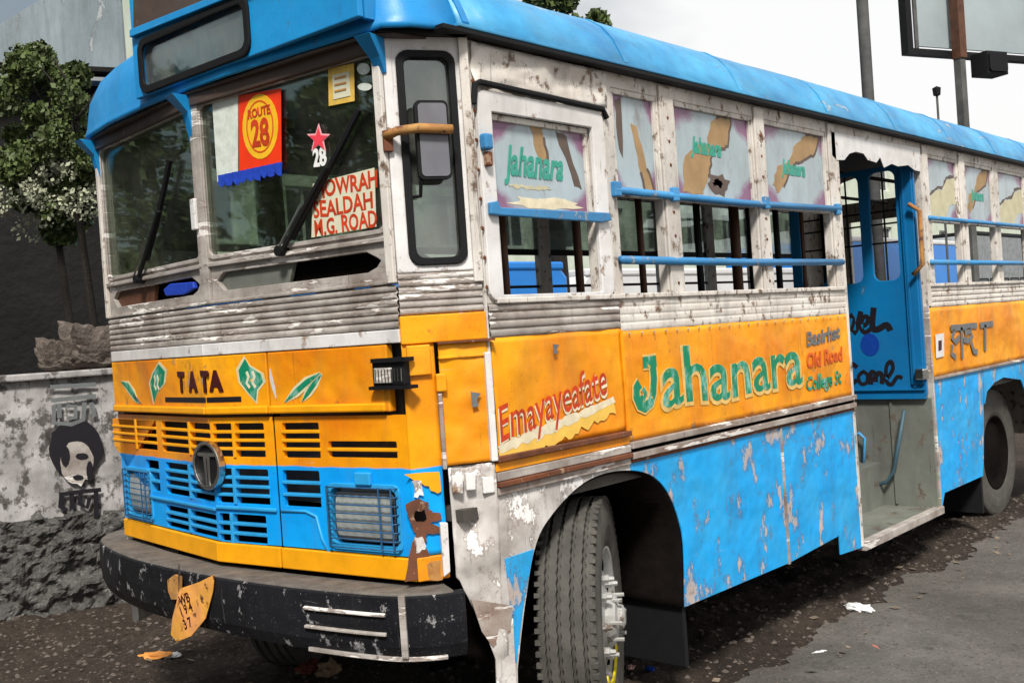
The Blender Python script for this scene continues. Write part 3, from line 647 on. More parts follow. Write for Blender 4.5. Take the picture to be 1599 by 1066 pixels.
for (tx, px, py, wd) in (('HOWRAH', 494, 310, .30), ('SEALDAH', 491, 341, .29), ('M.G. ROAD', 492, 369, .305)):
    u_, z_ = NEAR.at(px, py); me = text_me(tx, NEAR, u_, z_, .080, sx=1, bold=.002, off=.002, th=.001)
    xs = [(v.co-NEAR.o).dot(NEAR.u)-u_ for v in me.vertices]; k = wd/max(xs)
    for v, x in zip(me.vertices, xs): v.co += NEAR.u*(x*k-x)
    sub('card_lettering', me, 'txt_red', cs)
# --- lower front: white strip, hood panels, grille, lamps
def strip(name, z0, z1, o0, o1, mt, parts=('f', 'n'), un=LLL, cl=0, **k):
    for t in parts:
        mb = MB()
        if t == 'f': mb.fbox(FARL, -LLL, .0, z0, z1, o0, o1)
        if t == 'n': mb.fbox(NEARL, .0, un, z0, z1, o0, o1)
        if t == 'c': mb.fbox(CORN, -.002, cl, z0, z1, o0, o1)
        bp(name, mb, mt, bevel=.003, **k)
strip('white_strip', 1.612, 1.657, -.03, .012, 'white')
SU = NEARL.at(430, 700)[0]
# hood panels (raised), with a step under them
HZ0, HZ1 = 1.385, 1.608
bp('hood_panel', MB().fbox(FARL, -LLL, 0, HZ0, HZ1, -.02, .012), 'orange', bevel=.004)
bp('hood_panel', MB().fbox(NEARL, 0, SU-.004, HZ0, HZ1, -.02, .012), 'orange', bevel=.004)
bp('hood_panel', MB().fbox(NEARL, SU+.004, LLL-.06, HZ0, HZ1, -.02, .012), 'orange', bevel=.004)
for F, a, b in ((FARL, -LLL+.01, -.001), (NEARL, .001, SU-.006), (NEARL, SU+.006, LLL-.075)):
    bp('hood_lip', MB().fbox(F, a, b, HZ0+.001, HZ0+.030, .012, .024), 'orange_bar', bevel=.006)
bp('hood_slot', MB().plate(FARL, rect(FARL.at(263, 626)[0], 1.432, -.002, 1.452), (), .0121, .0135), 'txt_black')
bp('hood_slot', MB().plate(NEARL, rect(.002, 1.432, NEARL.at(381, 626)[0], 1.452), (), .0121, .0135), 'txt_black')
# maker's lettering, one letter at a time so it follows the bend
lets = []
for ch, px in (('T', 285), ('A', 302), ('T', 321), ('A', 334)):
    F = FARL if px < 330 else NEARL
    u_, z_ = F.at(px, 611); zz = 1.482
    me = text_me(ch, F, u_, zz-.003, .105, sx=.90, bold=.0065, off=.013, th=.003); lets.append(me)
    bp('lettering', me, 'txt_maroon')
def leafmark(F, pts, wd=.02, mt='txt_green', rim=True):
    q = F.L(pts, .012)
    if rim: bp('painted_leaf_rim', stroke(F, q, wd+.022, .0125, .001, taper=True), 'txt_pale')
    bp('painted_leaf', stroke(F, q, wd, .0137, .001, taper=True), mt)
leafmark(FARL, [(190, 596), (200, 603), (209, 616), (217, 630)], .035); leafmark(FARL, [(205, 612), (214, 622), (222, 631)], .014, 'txt_grey', False)
leafmark(NEARL, [(445, 628), (462, 612), (480, 596), (500, 582)], .022); leafmark(NEARL, [(472, 627), (482, 612), (492, 598), (503, 584)], .020)
leafmark(NEARL, [(422, 575), (424, 590), (428, 606), (432, 622)], .018, 'white', False)
for pts, F in (([(248, 568), (258, 580), (256, 598), (246, 612), (241, 628), (238, 612), (235, 598), (240, 582)], FARL), ([(383, 560), (390, 572), (408, 584), (411, 596), (402, 608), (400, 626), (388, 612), (376, 596), (373, 578)], NEARL)):
    q = F.L(pts, .012); cx = sum(p[0] for p in q)/len(q); cz = sum(p[1] for p in q)/len(q)
    bp('painted_emblem', MB().plate(F, [(cx+(p[0]-cx)*1.22, cz+(p[1]-cz)*1.14) for p in q], (), .0122, .0132), 'txt_pale')
    bp('painted_emblem', MB().plate(F, q, (), .0132, .0142), 'txt_green')
    for dx in (-.02, .012): bp('painted_emblem', stroke(F, [(cx+dx, cz+.030), (cx+dx+.010, cz+.01), (cx+dx-.004, cz-.012), (cx+dx+.012, cz-.03)], .012, .0142, .001), 'txt_white')
# grille plates with openings
GZ0, GZ1, ZP = .898, 1.372, 1.192
def gm():
    m = NT('front_two_tone_paint')
    c = m.n('ShaderNodeTexCoord'); sp = m.n('ShaderNodeSeparateXYZ'); m.l(c.outputs['Object'], sp.inputs[0])
    z = m.math('ADD', sp.outputs[2], m.math('MULTIPLY', m.noise(14, 4), .012))
    f = m.ramp(z, ZP+.004, ZP+.009)
    ora = m.mix(m.ramp(m.noise(2.4, 5), .35, .7), ORA, ORB); blu = m.mix(m.ramp(m.noise(2.4, 5), .35, .7), (.002, .37, .90), (.002, .28, .78))
    col = m.mix(f, blu, ora); n1 = m.noise(7, 10, .68)
    ch = m.ramp(n1, .69, .71); col = m.mix(ch, col, (.40, .36, .33))
    col = m.mix(m.math('MULTIPLY', m.ramp(m.noise(6, 8, .7, (1, 1, .2)), .5, .8), .5), col, (.10, .08, .06))
    col = m.mix(m.math('MULTIPLY', m.ramp(m.noise(30, 5, .75, (1, 1, .06)), .62, .70), .4), col, (.08, .04, .02))
    col = m.mix(m.math('MULTIPLY', m.ramp(m.noise(26, 6, .8, (.12, .12, 2)), .66, .71), .45), col, (.60, .55, .45))
    col = m.mix(m.math('MULTIPLY', m.ramp(m.noise(100, 3, .8), .63, .70), .5), col, (.05, .03, .02))
    return m.fin(col, .42, 0, m.bump(m.ramp(m.noise(2.6, 3), .2, .8), .4, .03))
M['twotone'] = gm()
def ux(F, px, py=700): return F.at(px, py)[0]
zo0, zo1 = 1.222, 1.350; zb0, zb1 = 1.045, 1.178; zl0, zl1 = .925, 1.000
fh = [(ux(FARL, 179), ux(FARL, 246), zo0, zo1), (ux(FARL, 255), -.012, zo0, zo1), (ux(FARL, 226), ux(FARL, 246), zb0, zb1), (ux(FARL, 257), -.012, zb0, zb1), (ux(FARL, 262, 820), -.012, zl0-.02, zl1-.004)]
nh = [(.012, ux(NEARL, 414), zo0, zo1), (.012, ux(NEARL, 416), zb0, zb1), (.012, ux(NEARL, 416, 820), zl0-.03, zl1+.005)]
nh2 = [(ux(NEARL, 443), ux(NEARL, 500), zo0, zo1), (ux(NEARL, 443, 760), ux(NEARL, 500, 760), zb0, zb1), (ux(NEARL, 513), ux(NEARL, 620), 1.226, 1.284)]
hlN = rr(ux(NEARL, 516, 810), .912, ux(NEARL, 626, 810), 1.132, .03); hlF = rr(-ux(NEARL, 626, 810), .912, -ux(NEARL, 516, 810)-.04, 1.132, .03)
def holes(L): return [rr(a, c, b, d, .006, 2) for a, b, c, d in L]
gpF = bp('grille_panel', MB().plate(FARL, rect(-LLL, GZ0, 0, GZ1), holes(fh)+[hlF], -.016, 0), 'twotone', bevel=.003)
gpN = bp('grille_panel', MB().plate(NEARL, rect(0, GZ0, SU-.005, GZ1), holes(nh), -.016, 0), 'twotone', bevel=.003)
gpO = bp('grille_panel', MB().plate(NEARL, rect(SU+.005, GZ0, LLL, GZ1), holes(nh2)+[hlN], -.016, 0), 'twotone', bevel=.003)
def slats(F, par, H, rows, vbars=()):
    a, b, c, d = H; mt = 'orange_bar' if c > ZP else 'blue_bar'
    st = (d-c)/rows
    for i in range(1, rows):
        z = c+st*i; sub('grille_slat', MB().fbox(F, a-.004, b+.004, z-.006, z+.005, -.020, .004), mt, par, bevel=.002)
    for v in vbars:
        sub('grille_bar', MB().fbox(F, v-.008, v+.008, c-.002, d+.002, -.022, .0055), mt, par, bevel=.002)
slats(FARL, gpF, fh[0], 4, [ux(FARL, 215)]); slats(FARL, gpF, fh[1], 4, [ux(FARL, 298)]); slats(FARL, gpF, fh[2], 3); slats(FARL, gpF, fh[3], 4, [ux(FARL, 298, 760)]); slats(FARL, gpF, fh[4], 3, [ux(FARL, 298, 820)])
slats(NEARL, gpN, nh[0], 4, [ux(NEARL, 367)]); slats(NEARL, gpN, nh[1], 4, [ux(NEARL, 367, 760)]); slats(NEARL, gpN, nh[2], 3, [ux(NEARL, 363, 820)])
slats(NEARL, gpO, nh2[0], 4); slats(NEARL, gpO, nh2[1], 3); slats(NEARL, gpO, nh2[2], 2)
# pressed ridge below the grille
bp('pressed_ridge', MB().fbox(FARL, -LLL+.33, -.002, 1.012, 1.026, 0, .010), 'blue_bar', bevel=.004)
bp('pressed_ridge', MB().fbox(NEARL, .002, SU-.012, 1.022, 1.036, 0, .010), 'blue_bar', bevel=.004)
bp('pressed_ridge', MB().tube([NEARL.P(*NEARL.at(440, 797), 0), NEARL.P(*NEARL.at(478, 798), 0), NEARL.P(*NEARL.at(494, 806), 0), NEARL.P(*NEARL.at(503, 840), 0), NEARL.P(*NEARL.at(516, 866), 0)], .006, 6), 'blue_bar', smooth=True)
# seams
bp('body_seam', MB().fbox(NEARL, SU-.005, SU+.005, .82, 1.61, -.03, -.004), 'dark')
bp('radiator_shroud', MB().box(-.02, .05, .2, 2.05, .75, 1.62), 'dark')
# roundel badge
bu, bz = -.004, 1.190; bcx = FARL.o.x-.028
BF = Frame((CL[0]-.012, YM), (0, -1)); bc = (YM-1.137, 1.190)
circ = lambda r, k=1.0: [(bc[0]+r*math.cos(R(a)), bc[1]+r*math.sin(R(a))*k) for a in range(0, 360, 12)]
bd = bp('round_badge', MB().plate(BF, circ(.094, 1), [circ(.080, 1)], -.012, .016), 'chrome', bevel=.004, label='round chrome badge with a T-shaped emblem')
sub('badge_ground', MB().plate(BF, circ(.081), (), -.014, .002), 'iron', bd)
sub('badge_emblem', MB().plate(BF, [(bc[0]+x, bc[1]+z) for x, z in ((-.062, .050), (.062, .050), (.060, .036), (.022, .034), (.018, .0), (.014, -.078), (.004, -.080), (.004, .028), (-.004, .028), (-.004, -.080), (-.014, -.078), (-.018, .0), (-.022, .034), (-.060, .036))], (), .002, .012), 'chrome', bd, bevel=.002)
# headlamps with guards
def headlamp(F, u0, u1, z0, z1, nbars, lab):
    h = bp('headlamp', MB().plate(F, rr(u0-.006, z0-.006, u1+.006, z1+.006, .03), [rr(u0+.012, z0+.012, u1-.012, z1-.012, .025)], -.03, .006), 'blue_bar', bevel=.003, label=lab)
    sub('lamp_bowl', MB().fbox(F, u0, u1, z0, z1, -.064, -.060), 'iron', h)
    w_ = u1-u0; hh = z1-z0
    sub('reflector', MB().grid(F, u0+.014, u1-.014, z0+.014, z1-.014, 8, 8, lambda u, z: -.045), 'reflector', h)
    sub('lamp_lens', MB().grid(F, u0+.030, u1-.034, z0+.040, z1-.034, 24, 16, lambda u, z: -.016+.018*(1-(2*(z-z0)/hh-1)**2)+.0012*math.sin(u*420)), 'lamp_glass', h, smooth=True)
    sub('lens_rim', MB().plate(F, rr(u0+.020, z0+.030, u1-.026, z1-.026, .02), [rr(u0+.032, z0+.042, u1-.036, z1-.036, .016)], -.022, -.004), 'chrome', h, bevel=.002)
    for i in range(nbars):
        z = z0+.006+(hh-.012)*i/(nbars-1); sub('guard_bar', MB().tube([F.P(u0+.0, z, .004), F.P(u0+.015, z, .022), F.P(u1-.015, z, .022), F.P(u1-.002, z, .004)], .0026, 5), 'guard_blue', h, smooth=True)
    for t in (.0, .80, .98): sub('guard_bar', MB().tube([F.P(u0+.012+(w_-.024)*t, z0+.002, .024), F.P(u0+.012+(w_-.024)*t, z1-.002, .024)], .0032, 5), 'guard_blue', h)
headlamp(NEARL, ux(NEARL, 516, 810), ux(NEARL, 626, 810), .912, 1.132, 8, 'square headlamp behind a blue wire guard on the near side')
headlamp(FARL, -ux(NEARL, 626, 810), -ux(NEARL, 516, 810)-.04, .912, 1.132, 9, 'square headlamp behind a blue wire guard on the far side')
bp('lamp_clip', MB().fbox(NEARL, ux(NEARL, 558, 745), ux(NEARL, 582, 745), 1.135, 1.178, 0, .018), 'blue_bar', bevel=.004)
# yellow strip at the foot
for F, a, b in ((FARL, -LLL, -.0), (NEARL, .0, SU-.004), (NEARL, SU+.004, LLL)):
    bp('foot_strip', MB().fbox(F, a, b, .818, .893, -.02, .010), 'orange_bar', bevel=.004)
# corner panels: fore part (front paint) and aft part
cs1 = CORN.at(688, 700)[0]
bp('corner_panel', MB().grid(CORN, -.003, cs1, .90, 1.605, 8, 40, lambda u, z: .003+.004*noise.noise(Vector((u*12, z*7, 4)))), 'twotone', smooth=True, solid=.004)
bp('corner_foot', MB().fbox(CORN, -.003, cs1, .818, .898, -.01, .012), 'orange_dent', bevel=.004)
bp('corner_panel', MB().grid(CORN, cs1+.014, LC+.004, 1.19, 1.600, 14, 30, lambda u, z: .006+.010*noise.fractal(Vector((u*8, z*7, 8)), 1, 2, 3)), 'orange_dent', smooth=True, solid=.004, label='dented orange corner panel ahead of the driver door')
bp('corner_panel', MB().fbox(CORN, -.004, LC+.006, 1.605, 1.698, -.01, .016), 'orange', bevel=.004)
bp('corner_lip', MB().fbox(CORN, cs1+.01, LC+.03, 1.598, 1.606, .0, .024), 'rust')
bp('corner_lip', MB().fbox(CORN, cs1+.012, LC+.0, 1.548, 1.556, .0, .018), 'orange_dent', bevel=.002)
bp('joint_strip', MB().fbox(CORN, cs1, cs1+.014, 1.18, 1.50, .0, .020), 'moulding', bevel=.003)
bp('joint_strip', MB().fbox(CORN, LC-.012, LC+.012, 1.19, 1.56, .0, .026), 'white', bevel=.004)
bp('lamp_mount', MB().fbox(CORN, .01, .09, 1.50, 1.60, .004, .022), 'orange', bevel=.004)
bp('bent_clip', MB().fbox(CORN, cs1-.005, cs1+.03, 1.44, 1.50, .01, .028), 'orange_dent', bevel=.005)
# rusted hole with torn paint
def rblob(px, mt, off, sd):
    q = CORN.L(px, .01); return bp('rust_patch', MB().plate(CORN, q, (), off, off+.002), mt)
def jag(pts, amp, sd):
    rd = random.Random(sd); o = []
    for k in range(len(pts)):
        a, b = pts[k], pts[(k+1) % len(pts)]
        for t in (0, .33, .66): o.append((a[0]+(b[0]-a[0])*t+rd.uniform(-amp, amp), a[1]+(b[1]-a[1])*t+rd.uniform(-amp, amp)))
    return o
rblob(jag([(635, 786), (652, 778), (668, 786), (672, 798), (690, 802), (690, 812), (670, 818), (690, 822), (688, 832), (668, 832), (664, 850), (676, 880), (684, 906), (632, 906), (638, 868), (648, 836), (638, 812)], 2.2, 1), 'rust', .008, 1)
rblob(jag([(645, 800), (662, 796), (666, 810), (650, 814)], 2, 2), 'dark', .0102, 2)
rblob(jag([(648, 838), (664, 840), (662, 858), (650, 862)], 2.5, 3), 'primer', .0102, 3)
rblob(jag([(664, 880), (688, 872), (690, 905), (668, 905)], 3, 6), 'rustyellow', .0102, 3)
rblob(jag([(632, 742), (684, 735), (690, 768), (676, 768), (668, 760), (652, 752)], 2, 4), 'orange_bar', .009, 4)
rblob(jag([(644, 752), (660, 750), (662, 772), (646, 776)], 2.5, 7), 'primer', .0098, 4)
# indicator lamp
iu0, iz1 = NEARL.at(590, 563); iu1, iz0 = NEARL.at(642, 600)
IF = NEARL; il = bp('indicator_lamp', MB().fbox(IF, iu0, iu1, iz0, iz1, .0, .032), 'iron', bevel=.004, label='dark boxed indicator lamp with a grey ribbed lens')
sub('indicator_lens', MB().fbox(IF, iu0+.012, iu1-.05, iz0+.010, iz1-.024, .032, .038), 'band', il, bevel=.002)
for i in range(9): sub('lens_rib', MB().fbox(IF, iu0+.018+i*.014, iu0+.022+i*.014, iz0+.014, iz1-.028, .038, .040), 'chrome', il)
sub('indicator_hood', MB().fbox(IF, iu0+.006, iu1+.02, iz1-.006, iz1+.008, .0, .044), 'iron', il)
sub('indicator_shelf', MB().fbox(IF, iu0-.01, iu1+.03, iz0-.012, iz0, .0, .044), 'iron', il)

# --- bumper
def bpath(pts, n=8):
    P_ = [Vector(p) for p in pts]; out = []
    for i in range(len(P_)-1):
        a = P_[max(i-1, 0)]; b = P_[i]; c_ = P_[i+1]; d = P_[min(i+2, len(P_)-1)]
        for k in range(n):
            t = k/n; out.append(.5*((2*b)+(c_-a)*t+(2*a-5*b+4*c_-d)*t*t+(3*b-a-3*c_+d)*t**3))
    out.append(P_[-1]); res = []
    for i, p in enumerate(out):
        d = (out[min(i+1, len(out)-1)]-out[max(i-1, 0)]).normalized(); res.append((p, Vector((d.y, -d.x))))
    return res
path = bpath([(.05, 2.38), (-.12, 2.30), (-.225, 2.12), (-.33, 1.65), (-.355, YM), (-.325, .62), (-.25, .20), (-.17, .05), (-.07, -.02)])
path = [(p, -n_ if n_.dot(Vector((p.x-.8, p.y-YM))) < 0 else n_) for p, n_ in path]
prof = [(-.03, .795), (.0, .80), (.012, .79), (.014, .70), (.008, .63), (-.01, .585), (-.05, .57), (-.05, .60), (-.02, .63), (-.012, .70)]
bm_ = bp('bumper', MB().sweep(path, prof), 'black', smooth=False, bevel=.004, label='heavy black front bumper with scuffed paint')
sub('bumper_ledge', MB().sweep(path[2:-3], [(-.15, .797), (.0, .803), (.006, .797), (.004, .785), (-.15, .780)]), 'concrete_rail', bm_, bevel=.003)
pn = [q for q in path if q[0].y < .66][:-5]
for z in (.735, .672): sub('bumper_rib', MB().sweep(pn[2:10], [(.012, z-.007), (.024, z-.004), (.024, z+.004), (.012, z+.007)]), 'band', bm_, bevel=.002)
sub('bumper_strap', MB().sweep(pn[11:13], [(.012, .60), (.022, .60), (.022, .80), (.012, .80)]), 'band', bm_)
sub('bumper_lip', MB().sweep(pn[2:], [(-.03, .575), (.012, .585), (.010, .60), (-.03, .59)]), 'band', bm_, bevel=.002)
# hanging number plate
PF = Frame((-.385, YM), (0.10, -1))
mb = MB(); q = [PF.at(*p) for p in [(336, 896), (333, 925), (322, 965), (300, 992), (277, 1001), (268, 990), (270, 965), (279, 930), (282, 918), (312, 908)]]
npl = bp('number_plate', MB().plate(PF, q, (), .0, .004), 'plate_yellow', bevel=.001, label='bent yellow number plate dangling from the bumper')
for i, (tx, px, py) in enumerate((('WB', 284, 945), ('1 9 4', 284, 962), ('3 7', 290, 982))):
    u_, z_ = PF.at(px, py); sub('plate_lettering', text_me(tx, PF, u_, z_, .052, sx=.8, ang=R(22), bold=.001, off=.0045, th=.0006), 'txt_maroon', npl)
sub('plate_bracket', MB().plate(PF, [PF.at(*p) for p in [(262, 905), (272, 897), (281, 900), (281, 935), (268, 935), (263, 922)]], (), -.01, .002), 'rustyellow', npl)
sub('plate_wire', MB().tube([PF.P(*PF.at(280, 880), 0), PF.P(*PF.at(281, 920), .006)], .003, 5), 'chrome', npl)

# --- cap (destination housing) and roof
def loft(rows, closed=False):
    mb = MB(); m = len(rows[0]); b = 0
    for r_ in rows: mb.v += [Vector(p) for p in r_]
    for i in range(len(rows)-1):
        for j in range(m-1): mb.f.append([i*m+j, (i+1)*m+j, (i+1)*m+j+1, i*m+j+1])
    return mb
rp_ = [(-.045, 2.635), (-.050, 2.655), (-.030, 2.70), (.0, 2.76), (.05, 2.82), (.12, 2.868), (.22, 2.905), (.4, 2.94), (.7, 2.965), (YM, 2.975)]
rp_ = rp_+[(2*YM-y, z) for y, z in rp_[-2::-1]]
xs = [.06]+[.25*i+.25 for i in range(1, 29)]+[7.45]
rows = []
for i, x in enumerate(xs):
    rows.append([(x, y+.004*noise.noise(Vector((x*3, z*3, 0))), z+.006*noise.noise(Vector((x*2, y*3, 0)))) for y, z in rp_])
bp('roof', loft(rows), 'roof', smooth=True, solid=.02)
rows2 = [[(x, y*.95+.056, z-.05) for y, z in rp_] for x in (.1, 7.4)]
bp('ceiling_lining', loft(rows2), 'lining', solid=.01)
bp('gutter', MB().fbox(SIDE, -.02, 7.45, 2.622, 2.640, .0, .055), 'iron', bevel=.003)
bp('gutter', MB().fbox(CORN, -.02, LC, 2.622, 2.640, .012, .058), 'iron', bevel=.003)
bp('gutter', MB().fbox(SIDE, .05, 7.45, 2.640, 2.652, .03, .058), 'roof', bevel=.003)
for i, x in enumerate([1.0+.9*k for k in range(7)]):
    bp('roof_seam', loft([[(x+d, y-.002*(1 if y < YM else -1), z+.003) for y, z in rp_] for d in (-.012, .012)]), 'roof', solid=.004)
bp('roof_strap', loft([[(x, y-.004*(1 if y < YM else -1), z+.006) for y, z in rp_] for x in (.075, .105)]), 'cap', solid=.006)
# cap: swept outline lofted upward
def capout(z, lean, ins):
    pts = [(.08, .0+ins), (-.10, .06+ins), (-.175+lean, .12+ins), (-.215+lean, .45), (-.255+lean, .85), (-.262+lean, YM), (-.255+lean, 1.45), (-.225+lean, 1.80), (-.165+lean, 2.10-ins*.7), (-.06+lean, 2.22-ins), (.08, 2.26-ins*1.3)]
    return [(x, y, z) for x, y in pts]
rows = [capout(2.630, -.004, -.05), capout(2.648, .0, -.05), capout(2.67, .006, -.04), capout(2.78, .012, .0), capout(2.88, .05, .06), capout(2.95, .14, .16), capout(2.99, .26, .30)]
bp('front_cap', loft(rows), 'cap', smooth=True, solid=.012, label='rounded blue front cap over the windshield')
# destination box standing on the cap
yb0, yb1 = .10, 1.615; zb_0, zb_1 = 2.66, 3.30
DF = Frame((-.262, YM), (.030, -1))
du = lambda y: (YM-y)/DF.u.y*-1*1.0
fa, fb = DF.at(209, 110, .012)[0], YM-yb0; yb1 = YM-fa
wq = [DF.at(*p, .012) for p in ((226, 146), (389, 74), (391, 0), (226, 72))]
wa, wb = wq[0][0], wq[1][0]; wz0 = (wq[0][1]+wq[1][1])/2; wz1 = wz0+(wq[3][1]-wq[0][1])
hole = rr(wa, wz0, wb, wz1, .04)
db = bp('destination_box', MB().plate(DF, rect(fa, zb_0, fb, zb_1), [hole], -.012, .012), 'cap', bevel=.004)
sub('box_side', MB().box(-.24, .5, yb1-.02, yb1, zb_0, zb_1), 'cap', db)
sub('box_side', MB().box(-.215, .5, yb0, yb0+.02, zb_0, zb_1), 'cap', db)
sub('box_back', MB().box(-.12, -.10, yb0+.02, yb1-.02, zb_0, zb_1), 'dark', db)
sub('box_top', MB().box(-.22, .5, yb0+.02, yb1-.02, zb_1-.02, zb_1), 'cap', db)
sub('box_rubber', MB().plate(DF, rr(wa-.018, wz0-.018, wb+.018, wz1+.018, .05), [rr(wa+.012, wz0+.012, wb-.012, wz1-.012, .035)], .012, .024), 'rubber', db, bevel=.004)
sub('box_pane', MB().plate(DF, hole, (), -.004, .0), 'glass', db)
sub('brown_board', MB().plate(DF, [DF.at(*p, .014) for p in ((211, 50), (211, -40), (360, -60), (360, -9))], (), .012, .022), 'soffit', db)
sub('box_ledge', MB().plate(DF, [DF.at(*p, .014) for p in ((209, 60), (209, 48), (400, -28), (400, -16))], (), .012, .034), 'cap', db, bevel=.003)
for i, (a, mt) in enumerate(((.52, 'txt_green'), (.60, 'veh_white'), (.66, 'txt_green'), (.30, 'leaf'), (.38, 'leaf_light'), (.74, 'txt_red'), (.88, 'veh_white'), (.80, 'wood'))):
    u_ = wa+(wb-wa)*a; sub('rolled_cloth', MB().fbox(DF, u_, u_+.045, wz0+.0, wz1-(.06 if i % 2 else .12), -.06, -.035), mt, db)
# soffit under the cap and blue brackets
so_ = [(-.255, YM), (-.213, 1.80), (-.16, 2.10), (.0, 2.22), (.0, .05), (-.12, .075), (-.17, .13), (-.21, .45)]
mb = MB(); mb.v = [Vector((x, y, z)) for z in (2.625, 2.615) for x, y in so_]; n = len(so_)
mb.f = [list(range(n)), list(range(2*n-1, n-1, -1))]+[[i, (i+1) % n, (i+1) % n+n, i+n] for i in range(n)]
bp('soffit', mb, 'soffit')
def bracket(F, u0, o_, z0=2.47):
    w_ = .018; vs = [F.P(u0-w_, 2.615, .0), F.P(u0+w_, 2.615, .0), F.P(u0-w_*2, 2.615, o_), F.P(u0+w_*2, 2.615, o_), F.P(u0-w_, z0, .010), F.P(u0+w_, z0, .010), F.P(u0-w_, z0, .0), F.P(u0+w_, z0, .0),
                      F.P(u0-w_*1.3, 2.55, .035), F.P(u0+w_*1.3, 2.55, .035)]
    bp('cap_bracket', MB().add(vs, [(0, 1, 3, 2), (2, 3, 9, 8), (8, 9, 5, 4), (4, 5, 7, 6), (6, 7, 1, 0), (0, 2, 8, 4, 6), (1, 7, 5, 9, 3)]), 'cap', bevel=.002)
bracket(NEAR, LU-.0, .09, 2.50); bracket(FAR, -.02, .10, 2.42); bracket(FAR, -LU+.01, .10, 2.44)

# --- door opening: valance, leaf, well
mb = MB(); ou_ = SIDE.L([(1297, 206), (1436, 232), (1437, 268), (1428, 266), (1418, 258), (1402, 260), (1392, 256), (1380, 262), (1374, 246), (1368, 254), (1355, 250), (1348, 240), (1336, 237), (1326, 240), (1318, 250), (1306, 250), (1299, 243)], .01)
bp('torn_valance', MB().plate(SIDE, ou_, (), .008, .012), 'white', label='torn white valance hanging over the passenger door')
bp('door_jamb', MB().fbox(SIDE, DX0-.03, DX0-.002, .33, 2.50, -.05, .008), 'cream', bevel=.003)
bp('door_jamb', MB().fbox(SIDE, DX1+.002, DX1+.02, .33, 1.60, -.05, .010), 'band', bevel=.003)
bp('door_jamb', MB().fbox(SIDE, DX1+.02, DX1+.075, 1.60, 2.55, -.05, .010), 'cream', bevel=.003)
BK = Frame((4.10, 0), (0, -1))
lh = [rr(-.30, 1.78, -.13, 2.47, .05), rr(-.55, 1.78, -.37, 2.47, .05), rr(-.79, 1.78, -.62, 2.47, .05)]
lf = bp('door_leaf', MB().plate(BK, rect(-.86, 1.05, -.012, 2.50), lh, 0, .025), 'door', bevel=.004, label='folded blue passenger door leaf with window slots')
sub('leaf_rail', MB().fbox(BK, -.86, -.02, 1.085, 1.097, .025, .04), 'door', lf)
sub('leaf_rail', MB().fbox(BK, -.86, -.02, 1.03, 1.06, .0, .03), 'door', lf)
sub('leaf_edge', MB().fbox(BK, -.085, -.07, 1.10, 2.50, .025, .045), 'door', lf, bevel=.002)
for u_ in (-.215, -.46): sub('leaf_bar', MB().tube([BK.P(u_, 1.78, .01), BK.P(u_, 2.47, .01)], .006, 6), 'iron', lf)
for z_ in (2.02, 2.14, 2.22): sub('leaf_bar', MB().tube([BK.P(-.79, z_, .01), BK.P(-.13, z_, .01)], .006, 6), 'iron', lf)
def brush(lines, wd):
    mb = MB()
    for k, l in enumerate(lines):
        q = smooth2([BK.at(x, y, .03) for x, y in l], 4); stroke(BK, q, wd*(1, .8, 1.1)[k % 3], .0255+.0004*k, .0006, mb)
    sub('door_lettering', mb, 'txt_black', lf)
brush([[(1316, 486), (1321, 520), (1329, 492), (1334, 520), (1344, 486)], [(1345, 510), (1353, 505), (1355, 496), (1348, 495), (1344, 510), (1350, 519), (1360, 513)], [(1364, 480), (1362, 510), (1370, 514), (1384, 507), (1390, 516)]], .036)
brush([[(1338, 574), (1330, 568), (1322, 575), (1321, 590), (1328, 599), (1338, 593)], [(1347, 580), (1340, 588), (1344, 599), (1353, 597), (1354, 585), (1346, 579)], [(1359, 600), (1360, 582), (1366, 584), (1367, 599)], [(1367, 588), (1372, 582), (1377, 586), (1377, 599)], [(1384, 592), (1394, 576), (1391, 564), (1384, 572), (1384, 594), (1392, 600), (1401, 588), (1409, 590)]], .030)
c_ = BK.at(1358, 538, .03); sub('painted_disc', MB().plate(BK, [(c_[0]+.062*math.cos(R(a)), c_[1]+.072*math.sin(R(a))) for a in range(0, 360, 15)], (), .0255, .0275), 'txt_blue', lf)
gp = bp('grab_pole', MB().tube([SIDE.P(4.02, 1.80, -.03), SIDE.P(4.03, 1.86, .03), SIDE.P(4.035, 2.19, .03), SIDE.P(4.02, 2.24, -.03)], .014, 8), 'rustyellow', smooth=True)
bp('door_post', MB().fbox(SIDE, 4.06, 4.095, 1.12, 2.50, -.10, -.02), 'door', bevel=.004)
bp('door_lock', MB().fbox(SIDE, 4.02, 4.10, 1.15, 1.22, -.06, .0), 'chrome', bevel=.01)
# step well
sw = bp('step_well', MB().fbox(BK, -.95, -.0, .33, 1.03, -.02, .0), 'grey_door', label='grey sheet step well inside the passenger door')
sub('well_back', MB().box(DX0, 4.10, .90, .92, .33, 1.10), 'grey_door', sw)
sub('well_front', MB().box(DX0-.03, DX0-.01, .0, .9, .33, 1.10), 'grey_door', sw)
sub('step_tread', MB().box(DX0, 4.10, .0, .34, .33, .345), 'grey_door', sw)
sub('step_tread', MB().box(DX0, 4.10, .34, .92, .60, .62), 'grey_door', sw)
sub('step_riser', MB().box(DX0, 4.10, .34, .355, .345, .60), 'grey_door', sw)
sub('door_sill', MB().fbox(SIDE, DX0-.01, DX1+.02, .305, .352, -.03, .022), 'band', sw, bevel=.004)
sub('well_rib', MB().fbox(BK, -.26, -.245, .36, 1.02, .0, .012), 'grey_door', sw)
hr = bp('hand_rail', MB().tube([BK.P(*BK.at(1412, 640, .05), .05), BK.P(*BK.at(1396, 735, .05), .05), BK.P(*BK.at(1385, 752, .05), .05), BK.P(*BK.at(1340, 765, .05), .05)], .013, 8), 'well_rail', smooth=True)
